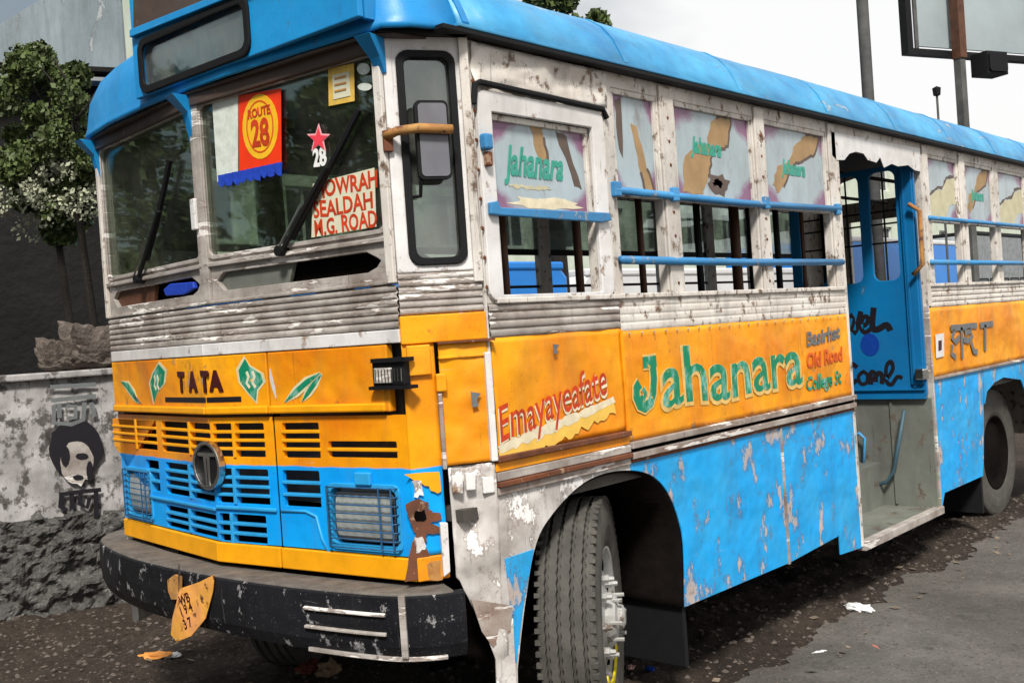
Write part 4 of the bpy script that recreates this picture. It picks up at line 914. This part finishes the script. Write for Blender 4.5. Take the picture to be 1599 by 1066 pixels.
bp('hand_rail', MB().tube([BK.P(*BK.at(1332, 682, .05), .05), BK.P(*BK.at(1342, 676, .05), .05), BK.P(*BK.at(1350, 684, .05), .05), BK.P(*BK.at(1348, 735, .05), .05)], .010, 8), 'rail_blue', smooth=True)

# --- side lettering
def side_text(txt, p0, p1, size, mt, bold, shear=0, off=.0098, name='side_lettering', par=None, rim=None, sag=0):
    """lettering that starts at p0 and ends at p1 along the side"""
    a = SIDE.at(*p0); b = SIDE.at(*p1); ang = math.atan2(b[1]-a[1], b[0]-a[0]); Ln = math.hypot(b[0]-a[0], b[1]-a[1])
    me = text_me(txt, SIDE, 0, 0, size, bold=bold, shear=shear, off=off, th=.0004)
    x0 = min(v.co.x for v in me.vertices); x1 = max(v.co.x for v in me.vertices); k = Ln/(x1-x0)
    for v in me.vertices:
        x, z = (v.co.x-x0)*k, v.co.z
        v.co.x = a[0]+x*math.cos(ang)-z*math.sin(ang); v.co.z = a[1]+x*math.sin(ang)+z*math.cos(ang)
    return bp(name, me, mt)
def jay(wd, off, mt):
    mb = MB(); q = lambda *p: SIDE.L(p, .01)
    stroke(SIDE, q((1004, 566), (1014, 565), (1025, 563)), wd*1.0, off, .0006, mb)
    stroke(SIDE, q((1019, 566), (1021, 590), (1020, 612), (1016, 628), (1007, 636), (999, 632), (994, 620), (994, 606), (999, 598)), wd*.95, off+.0003, .0006, mb)
    stroke(SIDE, q((1004, 606), (1008, 614), (1006, 622), (1000, 620)), wd*.5, off+.0001, .0006, mb)
    bp('side_lettering', mb, mt)
jay(.064, .0088, 'txt_rim'); jay(.046, .0098, 'txt_green')
side_text('ahanara', (1029, 641), (1254, 600), .34, 'txt_rim', .013, off=.0090)
side_text('ahanara', (1033, 637), (1251, 597), .335, 'txt_green', .004, off=.0098)
fl_ = SIDE.L([(778, 708), (800, 697), (840, 680), (880, 663), (920, 646), (958, 628)], .01)
for wd, dz, off, mt, sd in ((.075, -.012, .0095, 'txt_glow', 2), (.035, .012, .0103, 'txt_white', 1)):
    pts = []; pb = []
    for k in range(40):
        t = k/39*(len(fl_)-1); a = fl_[int(min(t, len(fl_)-2))]; b = fl_[int(min(t, len(fl_)-2))+1]; f = t-int(min(t, len(fl_)-2))
        u, z = a[0]+(b[0]-a[0])*f, a[1]+(b[1]-a[1])*f+dz; jw = wd*(1+.8*noise.noise(Vector((k*.55, sd*7, 0))))*(1-.75*abs(k/39-.45))
        pts.append((u, z+jw*.5)); pb.append((u+.012, z-jw*.6))
    bp('painted_flourish', MB().plate(SIDE, pts+pb[::-1], (), off, off+.0006), mt)
side_text('Emayayeafate', (777, 694), (948, 617), .175, 'txt_white', .002, .3, off=.0107)
side_text('Emayayeafate', (779, 691), (947, 613), .18, 'txt_red', .0005, .3, off=.0115)
side_text('Basirhat', (1257, 541), (1310, 527), .10, 'txt_grey', .003, .2)
side_text('Old Road', (1258, 575), (1314, 562), .105, 'txt_orange', .003, .1)
side_text('College St', (1257, 610), (1312, 598), .10, 'txt_green', .003, .2)
dev = [[(1484, 512), (1500, 511), (1514, 509), (1525, 508)], [(1501, 511), (1502, 560)], [(1490, 516), (1486, 528), (1492, 534), (1498, 526)], [(1506, 520), (1514, 516), (1518, 524), (1512, 532), (1504, 530)], [(1487, 538), (1485, 552), (1492, 558)], [(1516, 534), (1520, 548), (1526, 550)], [(1530, 508), (1550, 505)], [(1538, 507), (1538, 548)]]
for s_ in dev: bp('painted_script', stroke(SIDE, SIDE.L(s_, .01), .040, .0125, .001), 'txt_grey')
bp('filler_plate', MB().plate(SIDE, SIDE.L([(1460, 522), (1473, 520), (1473, 556), (1461, 559)], .01), (), .0125, .015), 'white')
sub_ = bp('filler_hole', MB().plate(SIDE, SIDE.L([(1464, 532), (1469, 531), (1469, 546), (1464, 548)], .01), (), .015, .0165), 'txt_maroon')
for (px, py, w_) in ((866, 545, 5), (742, 624, 8), (700, 632, 0)):
    if w_: bp('painted_mark', MB().plate(SIDE if px > 770 else CORN, (SIDE if px > 770 else CORN).L([(px-w_, py-w_*1.6), (px+w_, py-w_*1.3), (px+w_*.2, py), (px+w_*.6, py+w_*1.2), (px-w_*.6, py+w_*1.5)], .014), (), .020, .0212), 'txt_grey')

# --- underbody, floor, arch liners
bp('floor', MB().box(.0, X1-.02, .93, 2.20, 1.00, 1.04).box(.0, DX0-.04, .03, .93, 1.0, 1.04).box(4.12, X1-.02, .03, .93, 1.0, 1.04), 'floor_in')
bp('inner_side', MB().fbox(SIDE, .14, DX0-.03, 1.04, 1.72, -.05, -.03).fbox(SIDE, 4.14, X1, 1.04, 1.72, -.05, -.03), 'lining')
bp('dash_panel', MB().box(-.08, .22, .2, 2.05, 1.04, 1.80), 'lining')
bp('chassis_rail', MB().box(-.1, 7.2, .55, .63, .62, .80).box(-.1, 7.2, 1.62, 1.70, .62, .80), 'chassis')
bp('engine_sump', MB().box(.1, 1.3, .8, 1.45, .45, 1.0), 'chassis', bevel=.05)
bp('arch_liner', MB().box(.25, 1.24, .50, .53, .35, 1.02), 'dark')
mb = MB(); al = arch[1:]
mb.v = [SIDE.P(u, z, -.006) for u, z in al]+[SIDE.P(u, z+(.0 if z > .6 else 0), -.50) for u, z in al]; n = len(al)
mb.f = [[i, i+1, n+i+1, n+i] for i in range(n-1)]
bp('arch_liner', mb, 'chassis', smooth=True, solid=.01)
bp('mud_flap', MB().box(1.24, 1.265, .02, .48, .16, .72), 'rubber', bevel=.004)
bp('mud_flap', MB().box(4.96, 4.99, .02, .6, .16, .75), 'rubber'); bp('inner_arch', MB().box(4.9, 5.95, .62, .66, .3, 1.1), 'dark')  # rear flap is an added dark sheet filling the shade ahead of the wheel
# --- interior: seats, posts, steering wheel
def seat(x, y, w_, name='passenger_seat'):
    s0 = part(name, MB().box(x, x+.42, y, y+w_, 1.32, 1.42), M['seat'], BUS, bevel=.03)
    part('seat_back', MB().box(x+.40, x+.47, y, y+w_, 1.40, 1.74), M['seat'], s0, bevel=.03)
    part('seat_leg', MB().box(x+.1, x+.14, y+.05, y+.09, 1.04, 1.32).box(x+.3, x+.34, y+w_-.09, y+w_-.05, 1.04, 1.32), M['iron'], s0)
for x in (1.0, 1.75, 4.5, 5.25, 6.0): seat(x, .10, .62)
for x in (1.0, 1.75, 2.5, 3.25, 4.0, 4.75, 5.5, 6.25): seat(x, 1.50, .66)
seat(.42, .25, .5, 'driver_seat')
for px, yy, mt, r_ in ((787, .25, 'wood', .016), (903, .30, 'wood', .018), (1002, .30, 'wood', .016), (1092, .3, 'iron', .018), (1150, .35, 'wood', .028), (1172, .6, 'iron', .012), (1215, .3, 'iron', .018), (1255, .7, 'wood', .014), (1288, .9, 'iron', .018)):
    F_ = Frame((0, yy), (1, 0)); x = F_.at(px, 400)[0]
    bp('grab_post', MB().tube([(x, yy, 1.04), (x, yy, 2.86)], r_, 8), mt, smooth=True)
for y in (.75, 1.45): bp('ceiling_rail', MB().tube([(.4, y, 2.58), (7.2, y, 2.58)], .014, 6), 'iron')
stw = bp('steering_wheel', MB().lathe([(.215, -.012), (.228, 0), (.215, .012), (.202, 0), (.215, -.012)], Matrix.Translation((.30, .55, 1.86)) @ Matrix.Rotation(R(-55), 4, 'Y'), 32), 'rubber', smooth=True)
sub('steering_column', MB().tube([(.30, .55, 1.86), (.15, .55, 1.55)], .02, 8), 'iron', stw)

# --- wheels
def wheel(loc, az, steer, full=True, lab=None):
    fwd = Vector((-math.cos(az), -math.sin(az), 0)); ax = Vector((math.sin(az), -math.cos(az), 0))   # ax points outward
    Mx = Matrix(((ax.x, fwd.x, 0, loc[0]), (ax.y, fwd.y, 0, loc[1]), (0, 0, 1, loc[2]), (0, 0, 0, 1)))
    W2 = .116; Rr = .474; prof = [(.265, -W2+.03), (.35, -W2-.002), (.42, -W2+.004), (.452, -W2+.010), (.467, -W2+.018), (.472, -W2+.032)]
    gx = [-.068, -.024, .024, .068]
    for g_ in gx: prof += [(Rr, g_-.008), (Rr-.022, g_-.006), (Rr-.022, g_+.006), (Rr, g_+.008)]
    prof += [(.472, W2-.032), (.467, W2-.018), (.452, W2-.010), (.42, W2-.004), (.40, W2-.0), (.36, W2+.002), (.30, W2-.008), (.268, W2-.022), (.262, W2-.03)]
    nseg = 144 if full else 40
    zg = (lambda j, i: (.0022 if i % 2 else -.0022) if 6 <= j < 22 else 0) if full else None
    rimm = M['rim'] if full else M['chassis']
    wh = part('wheel', MB().lathe([(.262, W2-.02), (.246, W2-.03), (.236, W2-.050), (.20, W2-.040), (.12, W2-.030), (.105, W2-.02), (.0, W2-.02)], Mx, 40), rimm, BUS, smooth=True, label=lab)
    ty = part('tyre', MB().lathe(prof, Mx, nseg, zg), M['tyre'], wh, smooth=False)
    part('rim_flange', MB().lathe([(.250, W2-.05), (.262, W2-.018), (.275, W2-.012), (.268, W2-.03)], Mx, 40), rimm, wh, smooth=True)
    if full:
        lug = MB()
        for i in range(72):
            a = 2*math.pi*i/72
            for sx_ in (-1, 1):
                T = Mx @ Matrix.Rotation(a, 4, 'X'); xx = sx_*.100
                lug.box(xx-.012, xx+.009, -.0085, .0085, .455, .4735, T)
        part('tread_blocks', lug, M['tyre'], wh, kind='stuff')
        for i in range(8):
            a = 2*math.pi*i/8; T = Mx @ Matrix.Rotation(a, 4, 'X')
            part('wheel_nut', MB().lathe([(.018, W2-.05), (.018, W2-.008), (.012, W2-.004), (.009, W2+.016), (0, W2+.016)], Mx @ Matrix.Translation((0, .150*math.cos(a), .150*math.sin(a))), 6), M['rim'], wh)
        for i in range(8):
            a = 2*math.pi*(i+.5)/8
            part('hand_hole', MB().lathe([(.026, W2-.05), (.026, W2-.036), (0, W2-.036)], Mx @ Matrix.Translation((.001, .205*math.cos(a), .205*math.sin(a))), 12), M['dark'], wh)
        part('hub', MB().lathe([(.095, W2-.05), (.095, W2-.005), (.08, W2+.018), (.05, W2+.024), (.045, W2+.042), (.03, W2+.05), (0, W2+.05)], Mx, 20), M['rim'], wh, bevel=.003)
        for i in range(6):
            a = 2*math.pi*(i)/6
            part('hub_bolt', MB().tube([Mx @ Vector((W2+.0, .088*math.cos(a), .088*math.sin(a))), Mx @ Vector((W2+.045, .088*math.cos(a), .088*math.sin(a)))], .008, 6), M['rim'], wh)
        yb_ = MB(); [yb_.box(W2-.020, W2-.012, -.016, .016, .245, .270, Mx @ Matrix.Rotation(R(180+a), 4, 'X')) for a in range(-44, 45, 6)]; part('yellow_band', yb_, M['yellow'], wh)
    return wh
wheel((.765, .17, .474), R(31), True, True, 'turned front wheel with worn treaded tyre and silver rim')
wheel((.765, 2.05, .474), R(31), True, False)
for y in (.20, .50): wheel((5.74, y+.06, .474), 0, False, False)
wheel((5.74, 2.0, .474), 0, False, False)
bp('front_axle', MB().tube([(.735, .3, .5), (.735, 1.95, .5)], .055, 10), 'chassis')
bp('rear_axle', MB().tube([(5.74, .3, .5), (5.74, 1.95, .5)], .07, 10), 'chassis')

# ================================================================== SURROUNDINGS
# graffiti wall at the left
WD = Vector((.91, -.41)).normalized(); WO = Vector((.47, 4.4))
WF = Frame((WO.x, WO.y), (WD.x, WD.y))
wt = WF.at(74, 592)[1]
wallo = thing('graffiti_wall', 'grey plastered wall with black painted portrait and script, left of the bus', 'wall', (WO.x, WO.y, 0))
mb = MB().grid(WF, -4, 3.2, .60, wt, 200, 34, lambda u, z: .012*noise.fractal(Vector((u*5, z*6, 0)), .8, 2, 5)); part('plaster_face', mb, M['wall'], wallo, smooth=True); part('wall_core', MB().fbox(WF, -4, 3.2, 0, wt, -.25, -.04), M['wall'], wallo)
mb = MB().grid(WF, -4, 3.2, -.05, .63, 420, 50, lambda u, z: .05+.07*noise.fractal(Vector((u*9, z*9, 1)), 1, 2, 6)+.04*(.62-z)); part('stone_footing', mb, M['stone'], wallo, smooth=False, solid=.1)
part('coping', MB().fbox(WF, -4, 3.2, wt, wt+.045, -.26, .05), M['wall'], wallo, bevel=.01)
mb = MB(); 
for (x, y, rx, ry, mt, off, sd, ang) in ((118, 700, 42, 46, 'txt_black', .030, 1, 0), (120, 722, 26, 34, 'band', .034, 2, 0), (102, 712, 7, 16, 'txt_black', .038, 3, .2), (128, 712, 10, 5, 'txt_black', .038, 4, 0), (140, 735, 5, 16, 'txt_black', .038, 5, .2), (122, 745, 8, 4, 'txt_black', .039, 7, 0)):
    q = [(x+rx*math.cos(R(a))*(1+.15*noise.noise(Vector((a*.05, sd, 0)))), y+ry*math.sin(R(a))*(1+.2*noise.noise(Vector((a*.06, sd, 5))))) for a in range(0, 360, 15)]
    part('painted_portrait', MB().plate(WF, WF.L(q, off), (), off, off+.002), M[mt], wallo)
for s_ in ([(84, 632), (84, 660), (112, 662), (130, 655), (132, 628)], [(92, 630), (93, 652)], [(104, 634), (118, 634), (118, 652), (104, 652)], [(142, 628), (148, 650)], [(92, 772), (120, 768), (158, 764)], [(96, 774), (94, 790), (104, 796)], [(112, 770), (112, 806)], [(126, 770), (124, 786), (136, 792), (140, 776)], [(150, 766), (150, 808)], [(80, 625), (150, 618)], [(78, 604), (150, 600)]):
    part('painted_script', stroke(WF, WF.L(s_, .03), .028, .032, .002), M['txt_grey' if s_[0][1] < 700 else 'txt_black'], wallo)
# rubble on top of the wall
grp = 'rubble blocks along the wall top'
for i, (px, py, s, lab) in enumerate(((150, 508, .26, 'tallest pinkish rubble block on the wall beside the bus corner'), (122, 540, .17, 'brown rubble lump left of the tallest block on the wall'), (92, 530, .16, 'mossy grey rubble lump at the left end of the wall top'), (140, 570, .14, 'flat dusty rubble block just above the wall coping'))):
    u_, z_ = WF.at(px, py, -.1); bmx = bmesh.new(); bmesh.ops.create_icosphere(bmx, subdivisions=4, radius=1)
    zb2 = wt+.04; hh = max(.07, (z_-zb2+s*.25)*.85)
    for v in bmx.verts:
        d = (1+.22*noise.fractal(v.co*2.6+Vector((i*5, 0, 0)), .9, 2, 6))/(max(abs(v.co.x), abs(v.co.y), abs(v.co.z))**.8)*.8; v.co = Vector((v.co.x*s*d, v.co.y*s*.6*d, (v.co.z+.9)*hh*.55*d))
    me = bpy.data.meshes.new('rubble_block'); bmx.to_mesh(me); bmx.free()
    p = WF.P(u_, zb2, -.12); o = bpy.data.objects.new('rubble_block', me); s = s*.8; COL.objects.link(o); o.location = p; me.materials.append(M['rubble'])
    o['label'] = lab; o['category'] = 'rubble'; o['group'] = grp
# dark shed behind
sp0 = faraway(40, 300, 12.5); SD = Frame((sp0.x, sp0.y), (.93, -.37))
zt = SD.at(80, 112)[1]; zt2 = SD.at(160, 125)[1]
sh = thing('shed', 'black tarpaulin shed with a pale eave edge behind the wall', 'shed', (sp0.x, sp0.y, 0))
mb = MB().grid(SD, -5, 2.0, 0, zt, 60, 24, lambda u, z: .08*noise.fractal(Vector((u*1.2, z*.6, 0)), 1, 2, 3)); part('tarpaulin', mb, M['shed'], sh, smooth=True, solid=.05)
part('shed_roof', MB().add([SD.P(-5, zt, .3), SD.P(2, zt, .3), SD.P(2, zt+.2, -3), SD.P(-5, zt+.2, -3), SD.P(-5, zt-.05, .3), SD.P(2, zt-.05, .3), SD.P(2, zt+.15, -3), SD.P(-5, zt+.15, -3)], [(0, 1, 2, 3), (7, 6, 5, 4), (0, 4, 5, 1), (1, 5, 6, 2), (2, 6, 7, 3), (3, 7, 4, 0)]), M['shed'], sh)
part('eave', MB().fbox(SD, -5, 2, zt-.16, zt-.12, .08, .32), M['shed_edge'], sh)
# trees
def leaves(center, rad, n, seed, leaf=.05, squash=(1, 1, 1), clumps=24):
    rd = random.Random(seed); mb = MB(); C = []
    for i in range(clumps):
        while True:
            p = Vector((rd.uniform(-1, 1), rd.uniform(-1, 1), rd.uniform(-1, 1)))
            if p.length < 1 and p.length > .35: break
        C.append((Vector((p.x*rad*squash[0], p.y*rad*squash[1], p.z*rad*squash[2])), rad*rd.uniform(.16, .34)))
    for i in range(n):
        c_, r_ = C[rd.randrange(clumps)]
        q = Vector((rd.gauss(0, 1), rd.gauss(0, 1), rd.gauss(0, 1))).normalized()*r_*rd.uniform(.55, 1.05)
        p = center+c_+q; a = Vector((rd.gauss(0, 1), rd.gauss(0, 1), rd.gauss(0, 1))).normalized(); b = a.orthogonal().normalized()
        s = leaf*rd.uniform(.45, 1.9); d = a.cross(b)
        mb.add([p-b*s*.5, p+a*s*.0+d*s*.28, p+b*s*.5, p-d*s*.28], [(0, 1, 2, 3)])
    return mb
def tree(px, dist, ztop, rad, n, seed, label, squash=(1, 1, 1.3), leaf=.07, pale=0):
    b = faraway(px, 560, dist); b.z = 0
    t = thing('tree', label, 'tree', b, 'trees behind the wall')
    cz = ztop-rad*squash[2]*1.0
    tk = MB(); tk.tube([b, b+Vector((.05, 0, cz*.5)), b+Vector((-.04, .05, cz)), b+Vector((.0, 0, ztop-.4))], .045, 8, r2=.012)
    rd = random.Random(seed)
    for i in range(7):
        z0 = cz-rad*.6+i*.12; a = rd.uniform(0, 6.3); tk.tube([b+Vector((0, 0, z0)), b+Vector((math.cos(a)*rad*.3, math.sin(a)*rad*.3, z0+.15)), b+Vector((math.cos(a)*rad*.55, math.sin(a)*rad*.55, z0+.3))], .015, 5, r2=.005)
    part('trunk', tk, M['bark'], t, smooth=True)
    c_ = Vector((b.x, b.y, cz))
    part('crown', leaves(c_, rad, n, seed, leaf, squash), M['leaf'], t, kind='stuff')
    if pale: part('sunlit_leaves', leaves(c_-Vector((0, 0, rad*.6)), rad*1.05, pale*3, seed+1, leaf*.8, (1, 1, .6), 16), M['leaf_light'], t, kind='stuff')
tree(108, 9.2, faraway(110, 62, 9.2).z, .50, 15000, 11, 'slender leafy tree rising beside the far end of the blue roof cap', (.75, .75, 1.9), .042, 500)
tree(145, 8.8, faraway(150, 150, 8.8).z, .42, 11000, 12, 'bushy green tree with pale sunlit leaves close beside the bus corner', (1.1, 1.1, 1.0), .040, 400)
for (x, y, zt_, sd_, lb) in ((-5.5, 9.5, 5.2, 31, 'tall green tree beyond the front of the bus, outside the left edge'), (-8.5, 6.0, 5.6, 32, 'broad green tree well ahead of the bus, outside the left edge'), (-3.2, 12.5, 5.5, 33, 'green tree behind the shed end, outside the left edge')):
    t = thing('tree', lb, 'tree', (x, y, 0), 'trees behind the wall')
    part('trunk', MB().tube([(x, y, 0), (x+.1, y, zt_-1)], .18, 8, r2=.06), M['bark'], t)
    part('crown', leaves(Vector((x, y, zt_-2.4)), 2.3, 26000, sd_, .11, (1, 1, 1.0), 40), M['leaf'], t, kind='stuff')
# tree top peeking over the roof
b = faraway(845, 0, 14); tt = thing('tree', 'dark tree whose tip just shows over the bus roof', 'tree', (b.x, b.y, 0), 'trees behind the wall')
part('trunk', MB().tube([(b.x, b.y, 0), (b.x, b.y, b.z-.5)], .16, 8, r2=.06), M['bark'], tt)
part('crown', leaves(Vector((b.x, b.y, b.z-.72)), .85, 9000, 21, .09, (1, 1, .95)), M['leaf'], tt, kind='stuff')
# poles and hoarding to the right
def px_pole(px0, py0, px1, dist, r, label, name='utility_pole', h=11):
    p = faraway(px0, py0, dist); return p
p = faraway(1355, 150, 15)
single('utility_pole', MB().tube([(p.x, p.y, 0), (p.x+.02, p.y, 6), (p.x-.03, p.y, 12)], .078, 12), M['pole'], 'thick grey weathered pole rising behind the bus roof', 'pole', smooth=True)
D_ = 17
q0 = faraway(1414, 84, D_); q1 = faraway(1640, 40, D_+2.5)
HF = Frame((q0.x, q0.y), (q1.x-q0.x, q1.y-q0.y)); hz = HF.at(1420, 86)[1]; hl = HF.at(1640, 40)[0]
hb = thing('hoarding', 'pale grey hoarding in a black frame high above the bus roof', 'billboard', (q0.x, q0.y, 0))
part('board_sheet', MB().fbox(HF, HF.at(1432, 60)[0], hl, hz+.15, hz+4, -.06, -.02), M['board'], hb)
part('frame_beam', MB().fbox(HF, 0, hl, hz, hz+.09, -.08, .06), M['iron'], hb)
part('frame_beam', MB().fbox(HF, 0, .11, hz+.09, hz+4, -.08, .06), M['iron'], hb)
part('frame_beam', MB().fbox(HF, HF.at(1427, 60)[0], HF.at(1432, 60)[0], hz+.09, hz+4, -.0, .03), M['pole'], hb)
pu = HF.at(1485, 60)[0]
part('post', MB().fbox(HF, pu-.06, pu+.05, 0, hz+4, .07, .20), M['pole'], hb)
part('post_sleeve', MB().fbox(HF, pu-.07, pu+.07, hz-.05, hz+4, .06, .22), M['wood'], hb)
part('post', MB().fbox(HF, hl-.4, hl-.25, 0, hz+4, .07, .20), M['pole'], hb)
u0_, z1_ = HF.at(1494, 94); u1_, z0_ = HF.at(1528, 130)
ls = single('loudspeaker', MB().fbox(HF, u0_, u1_, z0_, z1_, .25, .55).plate(HF, rr(u0_+.03, z0_+.03, u1_-.03, z1_-.03, .05), (), .55, .58), M['iron'], 'black loudspeaker box fixed to the hoarding post', 'loudspeaker', bevel=.02)
p = faraway(1465, 180, 16)
lp = thing('lamp_pole', 'thin short pole with a small dark lamp left of the hoarding post', 'lamp', (p.x, p.y, 0))
zt_ = faraway(1465, 142, 16).z
part('pole', MB().tube([(p.x, p.y, 0), (p.x, p.y, zt_)], .016, 6), M['pole'], lp)
part('lamp_head', MB().lathe([(0, -.08), (.05, -.06), (.06, .04), (0, .07)], Matrix.Translation((p.x, p.y, zt_)) @ Matrix.Rotation(R(-90), 4, 'Y'), 10), M['iron'], lp)

# vehicles on the other side of the bus, seen through the windows
def far_vehicle(name, label, x0, x1, y0, y1, ztop, zwin, mat, roofmat):
    t = thing(name, label, 'bus', ((x0+x1)/2, (y0+y1)/2, 0))
    body = MB().plate(Frame((0, y0), (1, 0)), [(x0, .5), (x0+.3, .5), (x0+.4, .85), (x0+.9, .95), (x0+1.4, .85), (x0+1.5, .5), (x1-1.5, .5), (x1-1.4, .85), (x1-.9, .95), (x1-.4, .85), (x1-.3, .5), (x1, .5), (x1, ztop-.15), (x1-.15, ztop), (x0+.15, ztop), (x0, ztop-.15)], (), -(y1-y0), 0)
    b_ = part('body', body, mat, t, bevel=.06)
    n = int((x1-x0)/.9)
    for i in range(n):
        a = x0+.35+i*(x1-x0-.7)/n; Fv = Frame((0, y0), (1, 0))
        f = part('window', MB().plate(Fv, rr(a, zwin, a+.72, zwin+.45, .05), [rr(a+.04, zwin+.04, a+.68, zwin+.41, .04)], .0, .015), M['iron'], t)
        part('pane', MB().plate(Fv, rr(a+.04, zwin+.04, a+.68, zwin+.41, .04), (), .001, .006), M['window_dark'], f)
    for xx in (x0+.9, x1-.9):
        w_ = part('wheel', MB().lathe([(0, -.1), (.28, -.1), (.42, -.08), (.45, 0), (.42, .1), (.28, .12), (.1, .1), (0, .1)], Matrix.Translation((xx, y0+.08, .45)) @ Matrix.Rotation(R(-90), 4, 'Z'), 24), M['tyre'], t)
    part('roof_band', MB().box(x0+.1, x1-.1, y0-.02, y1+.02, ztop-.06, ztop+.05), roofmat, t, bevel=.03)
    return t
far_vehicle('parked_bus', 'blue parked bus glimpsed through the driver door window', 3.9, 8.3, 6.2, 8.3, 2.44, 1.35, M['veh_blue'], M['veh_blue'])
far_vehicle('parked_bus', 'white parked bus glimpsed through the middle side windows', 8.7, 15.2, 6.3, 8.4, 2.36, 1.35, M['veh_white'], M['veh_white'])
far_vehicle('parked_bus', 'second blue parked bus glimpsed through the rear side windows behind the door', 16.2, 24.0, 6.4, 8.5, 3.0, 1.6, M['veh_blue'], M['veh_white'])
far_vehicle('parked_bus', 'dark parked bus farthest along the row, glimpsed at the right edge', 24.8, 33.0, 6.5, 8.6, 3.3, 1.7, M['shed_edge'], M['iron'])
# building across the yard
bl = thing('building', 'pale green building beyond the bus, glimpsed through its windows', 'building', (12, 15, 0))
BF2 = Frame((0, 14), (1, 0)); wn = []
for fl_ in range(3):
    for i in range(31): wn.append((7.6+i*2.0, 1.1+fl_*2.5))
part('facade', MB().plate(BF2, rect(6.7, 0, 69, 8.0), [rect(a, z, a+.9, z+1.1) for a, z in wn], -.3, 0), M['plaster_green'], bl)
part('block', MB().box(6.8, 69, 14.35, 14.9, 0, 8.0), M['window_dark'], bl)
part('end_wall', MB().box(6.72, 7.2, 14.4, 46, 0, 8.6), M['end_wall'], bl)
for a, z in wn:
    f = part('window', MB().plate(BF2, rect(a, z, a+.9, z+1.1), [rect(a+.06, z+.06, a+.42, z+1.04), rect(a+.48, z+.06, a+.84, z+1.04)], -.15, -.1), M['veh_white'], bl)
    part('pane', MB().fbox(BF2, a+.06, a+.84, z+.06, z+1.04, -.14, -.13), M['window_dark'], f)
part('parapet', MB().box(6.6, 69.1, 13.9, 14.4, 8.0, 8.2), M['wall'], bl)

# ------------------------------------------------------------------ gravel and litter
rd = random.Random(5); mb = MB()
def pebble(mb, p, s):
    vs = []
    for a in range(5): vs.append(p+Vector((math.cos(a*1.257+s*99)*s*rd.uniform(.7, 1.2), math.sin(a*1.257+s*99)*s*rd.uniform(.7, 1.2), s*.1)))
    vs.append(p+Vector((rd.uniform(-.2, .2)*s, rd.uniform(-.2, .2)*s, s*rd.uniform(.5, .9))))
    mb.add(vs, [(i, (i+1) % 5, 5) for i in range(5)])
for i in range(13000):
    x = rd.uniform(-1.2, 7); y = rd.uniform(-.35, 4.6)
    if y < -.05 and rd.random() < .6: continue
    pebble(mb, Vector((x, y, dirt_h(x, y))), rd.choice((.005, .007, .009, .012, .018))*rd.uniform(.7, 1.3))
for i in range(1500):
    x = rd.uniform(.8, 7); y = -abs(rd.gauss(0, .5)); pebble(mb, Vector((x, y, .008)), rd.uniform(.004, .009))
struct('gravel', mb, M['rubble']); bpy.data.objects['gravel']['kind'] = 'stuff'
mb = MB()
for i in range(260):
    x = rd.uniform(-.6, 5); y = rd.uniform(-.3, 3.6); p = Vector((x, y, dirt_h(x, y)+rd.uniform(.006, .02))); s = rd.uniform(.012, .035); a = rd.uniform(0, 6.3)
    u = Vector((math.cos(a), math.sin(a), rd.uniform(-.3, .3)))*s; v = Vector((-math.sin(a), math.cos(a), rd.uniform(-.4, .4)))*s*.5
    mb.add([p-u, p+v, p+u, p-v], [(0, 1, 2, 3)])
o = part('leaf_litter', mb, simple('dry_scraps', (.26, .20, .14), .9, 0, .7, 9)); o['kind'] = 'stuff'
def crumple(name, px, py, s, mat, label, cat='litter', flat=.5, group=None, seed=0, el=1.6):
    p = ground(px, py); bmx = bmesh.new(); bmesh.ops.create_icosphere(bmx, subdivisions=3, radius=1)
    for v in bmx.verts:
        d = 1+.55*noise.fractal(v.co*1.8+Vector((seed*7, 0, 0)), 1, 2, 4); v.co = Vector((v.co.x*s*d*el, v.co.y*s*d, max(-.2, v.co.z)*s*flat*d+s*flat*.2))
    me = bpy.data.meshes.new(name); bmx.to_mesh(me); bmx.free(); me.materials.append(mat)
    o = bpy.data.objects.new(name, me); COL.objects.link(o); o.location = (p.x, p.y, .004+max(0, dirt_h(p.x, p.y))); o.rotation_euler[2] = seed*1.3; o['label'] = label; o['category'] = cat
    if group: o['group'] = group
crumple('plastic_bag', 1342, 953, .048, M['bag'], 'crumpled white plastic bag on the edge of the asphalt', seed=1)
crumple('paper_scrap', 1280, 1019, .016, M['bag'], 'small whitish scrap on the road edge nearest the bottom right', seed=2, flat=.3, el=3)
crumple('brick_shard', 1368, 1011, .014, simple('brick_pink', (.45, .16, .12), .9), 'pinkish brick shard lying on the asphalt right of the wheel', seed=3, flat=.3, el=3)
crumple('food_wrapper', 245, 1034, .05, simple('wrapper_orange', (.75, .30, .06), .5), 'orange and white wrapper on the ground below the number plate', seed=4, flat=.3)
crumple('paper_scrap', 268, 1030, .035, M['bag'], 'white scrap beside the orange wrapper', seed=5, flat=.3)
crumple('stone', 514, 1052, .06, simple('tan_stone', (.30, .20, .12), .9, 0, .4, 20, .5, .01), 'rounded tan stone under the bumper', 'stone', seed=6, flat=.9, el=1)
crumple('stone', 482, 1050, .055, simple('red_stone', (.13, .035, .02), .9, 0, .4, 20, .5, .01), 'dark red stone left of the tan stone under the bumper', 'stone', seed=7, flat=.8, el=1)
crumple('plastic_scrap', 1016, 1056, .018, M['txt_blue'], 'small blue plastic scrap beside the front wheel', seed=8, flat=.5)
crumple('plastic_scrap', 955, 1054, .025, M['txt_teal'], 'teal plastic strip at the foot of the front wheel', seed=9, flat=.3, el=2.5)
crumple('plastic_scrap', 985, 1050, .02, simple('pink_scrap', (.62, .36, .33), .7), 'pale pink scrap between the teal strip and the blue scrap', seed=10, flat=.6)
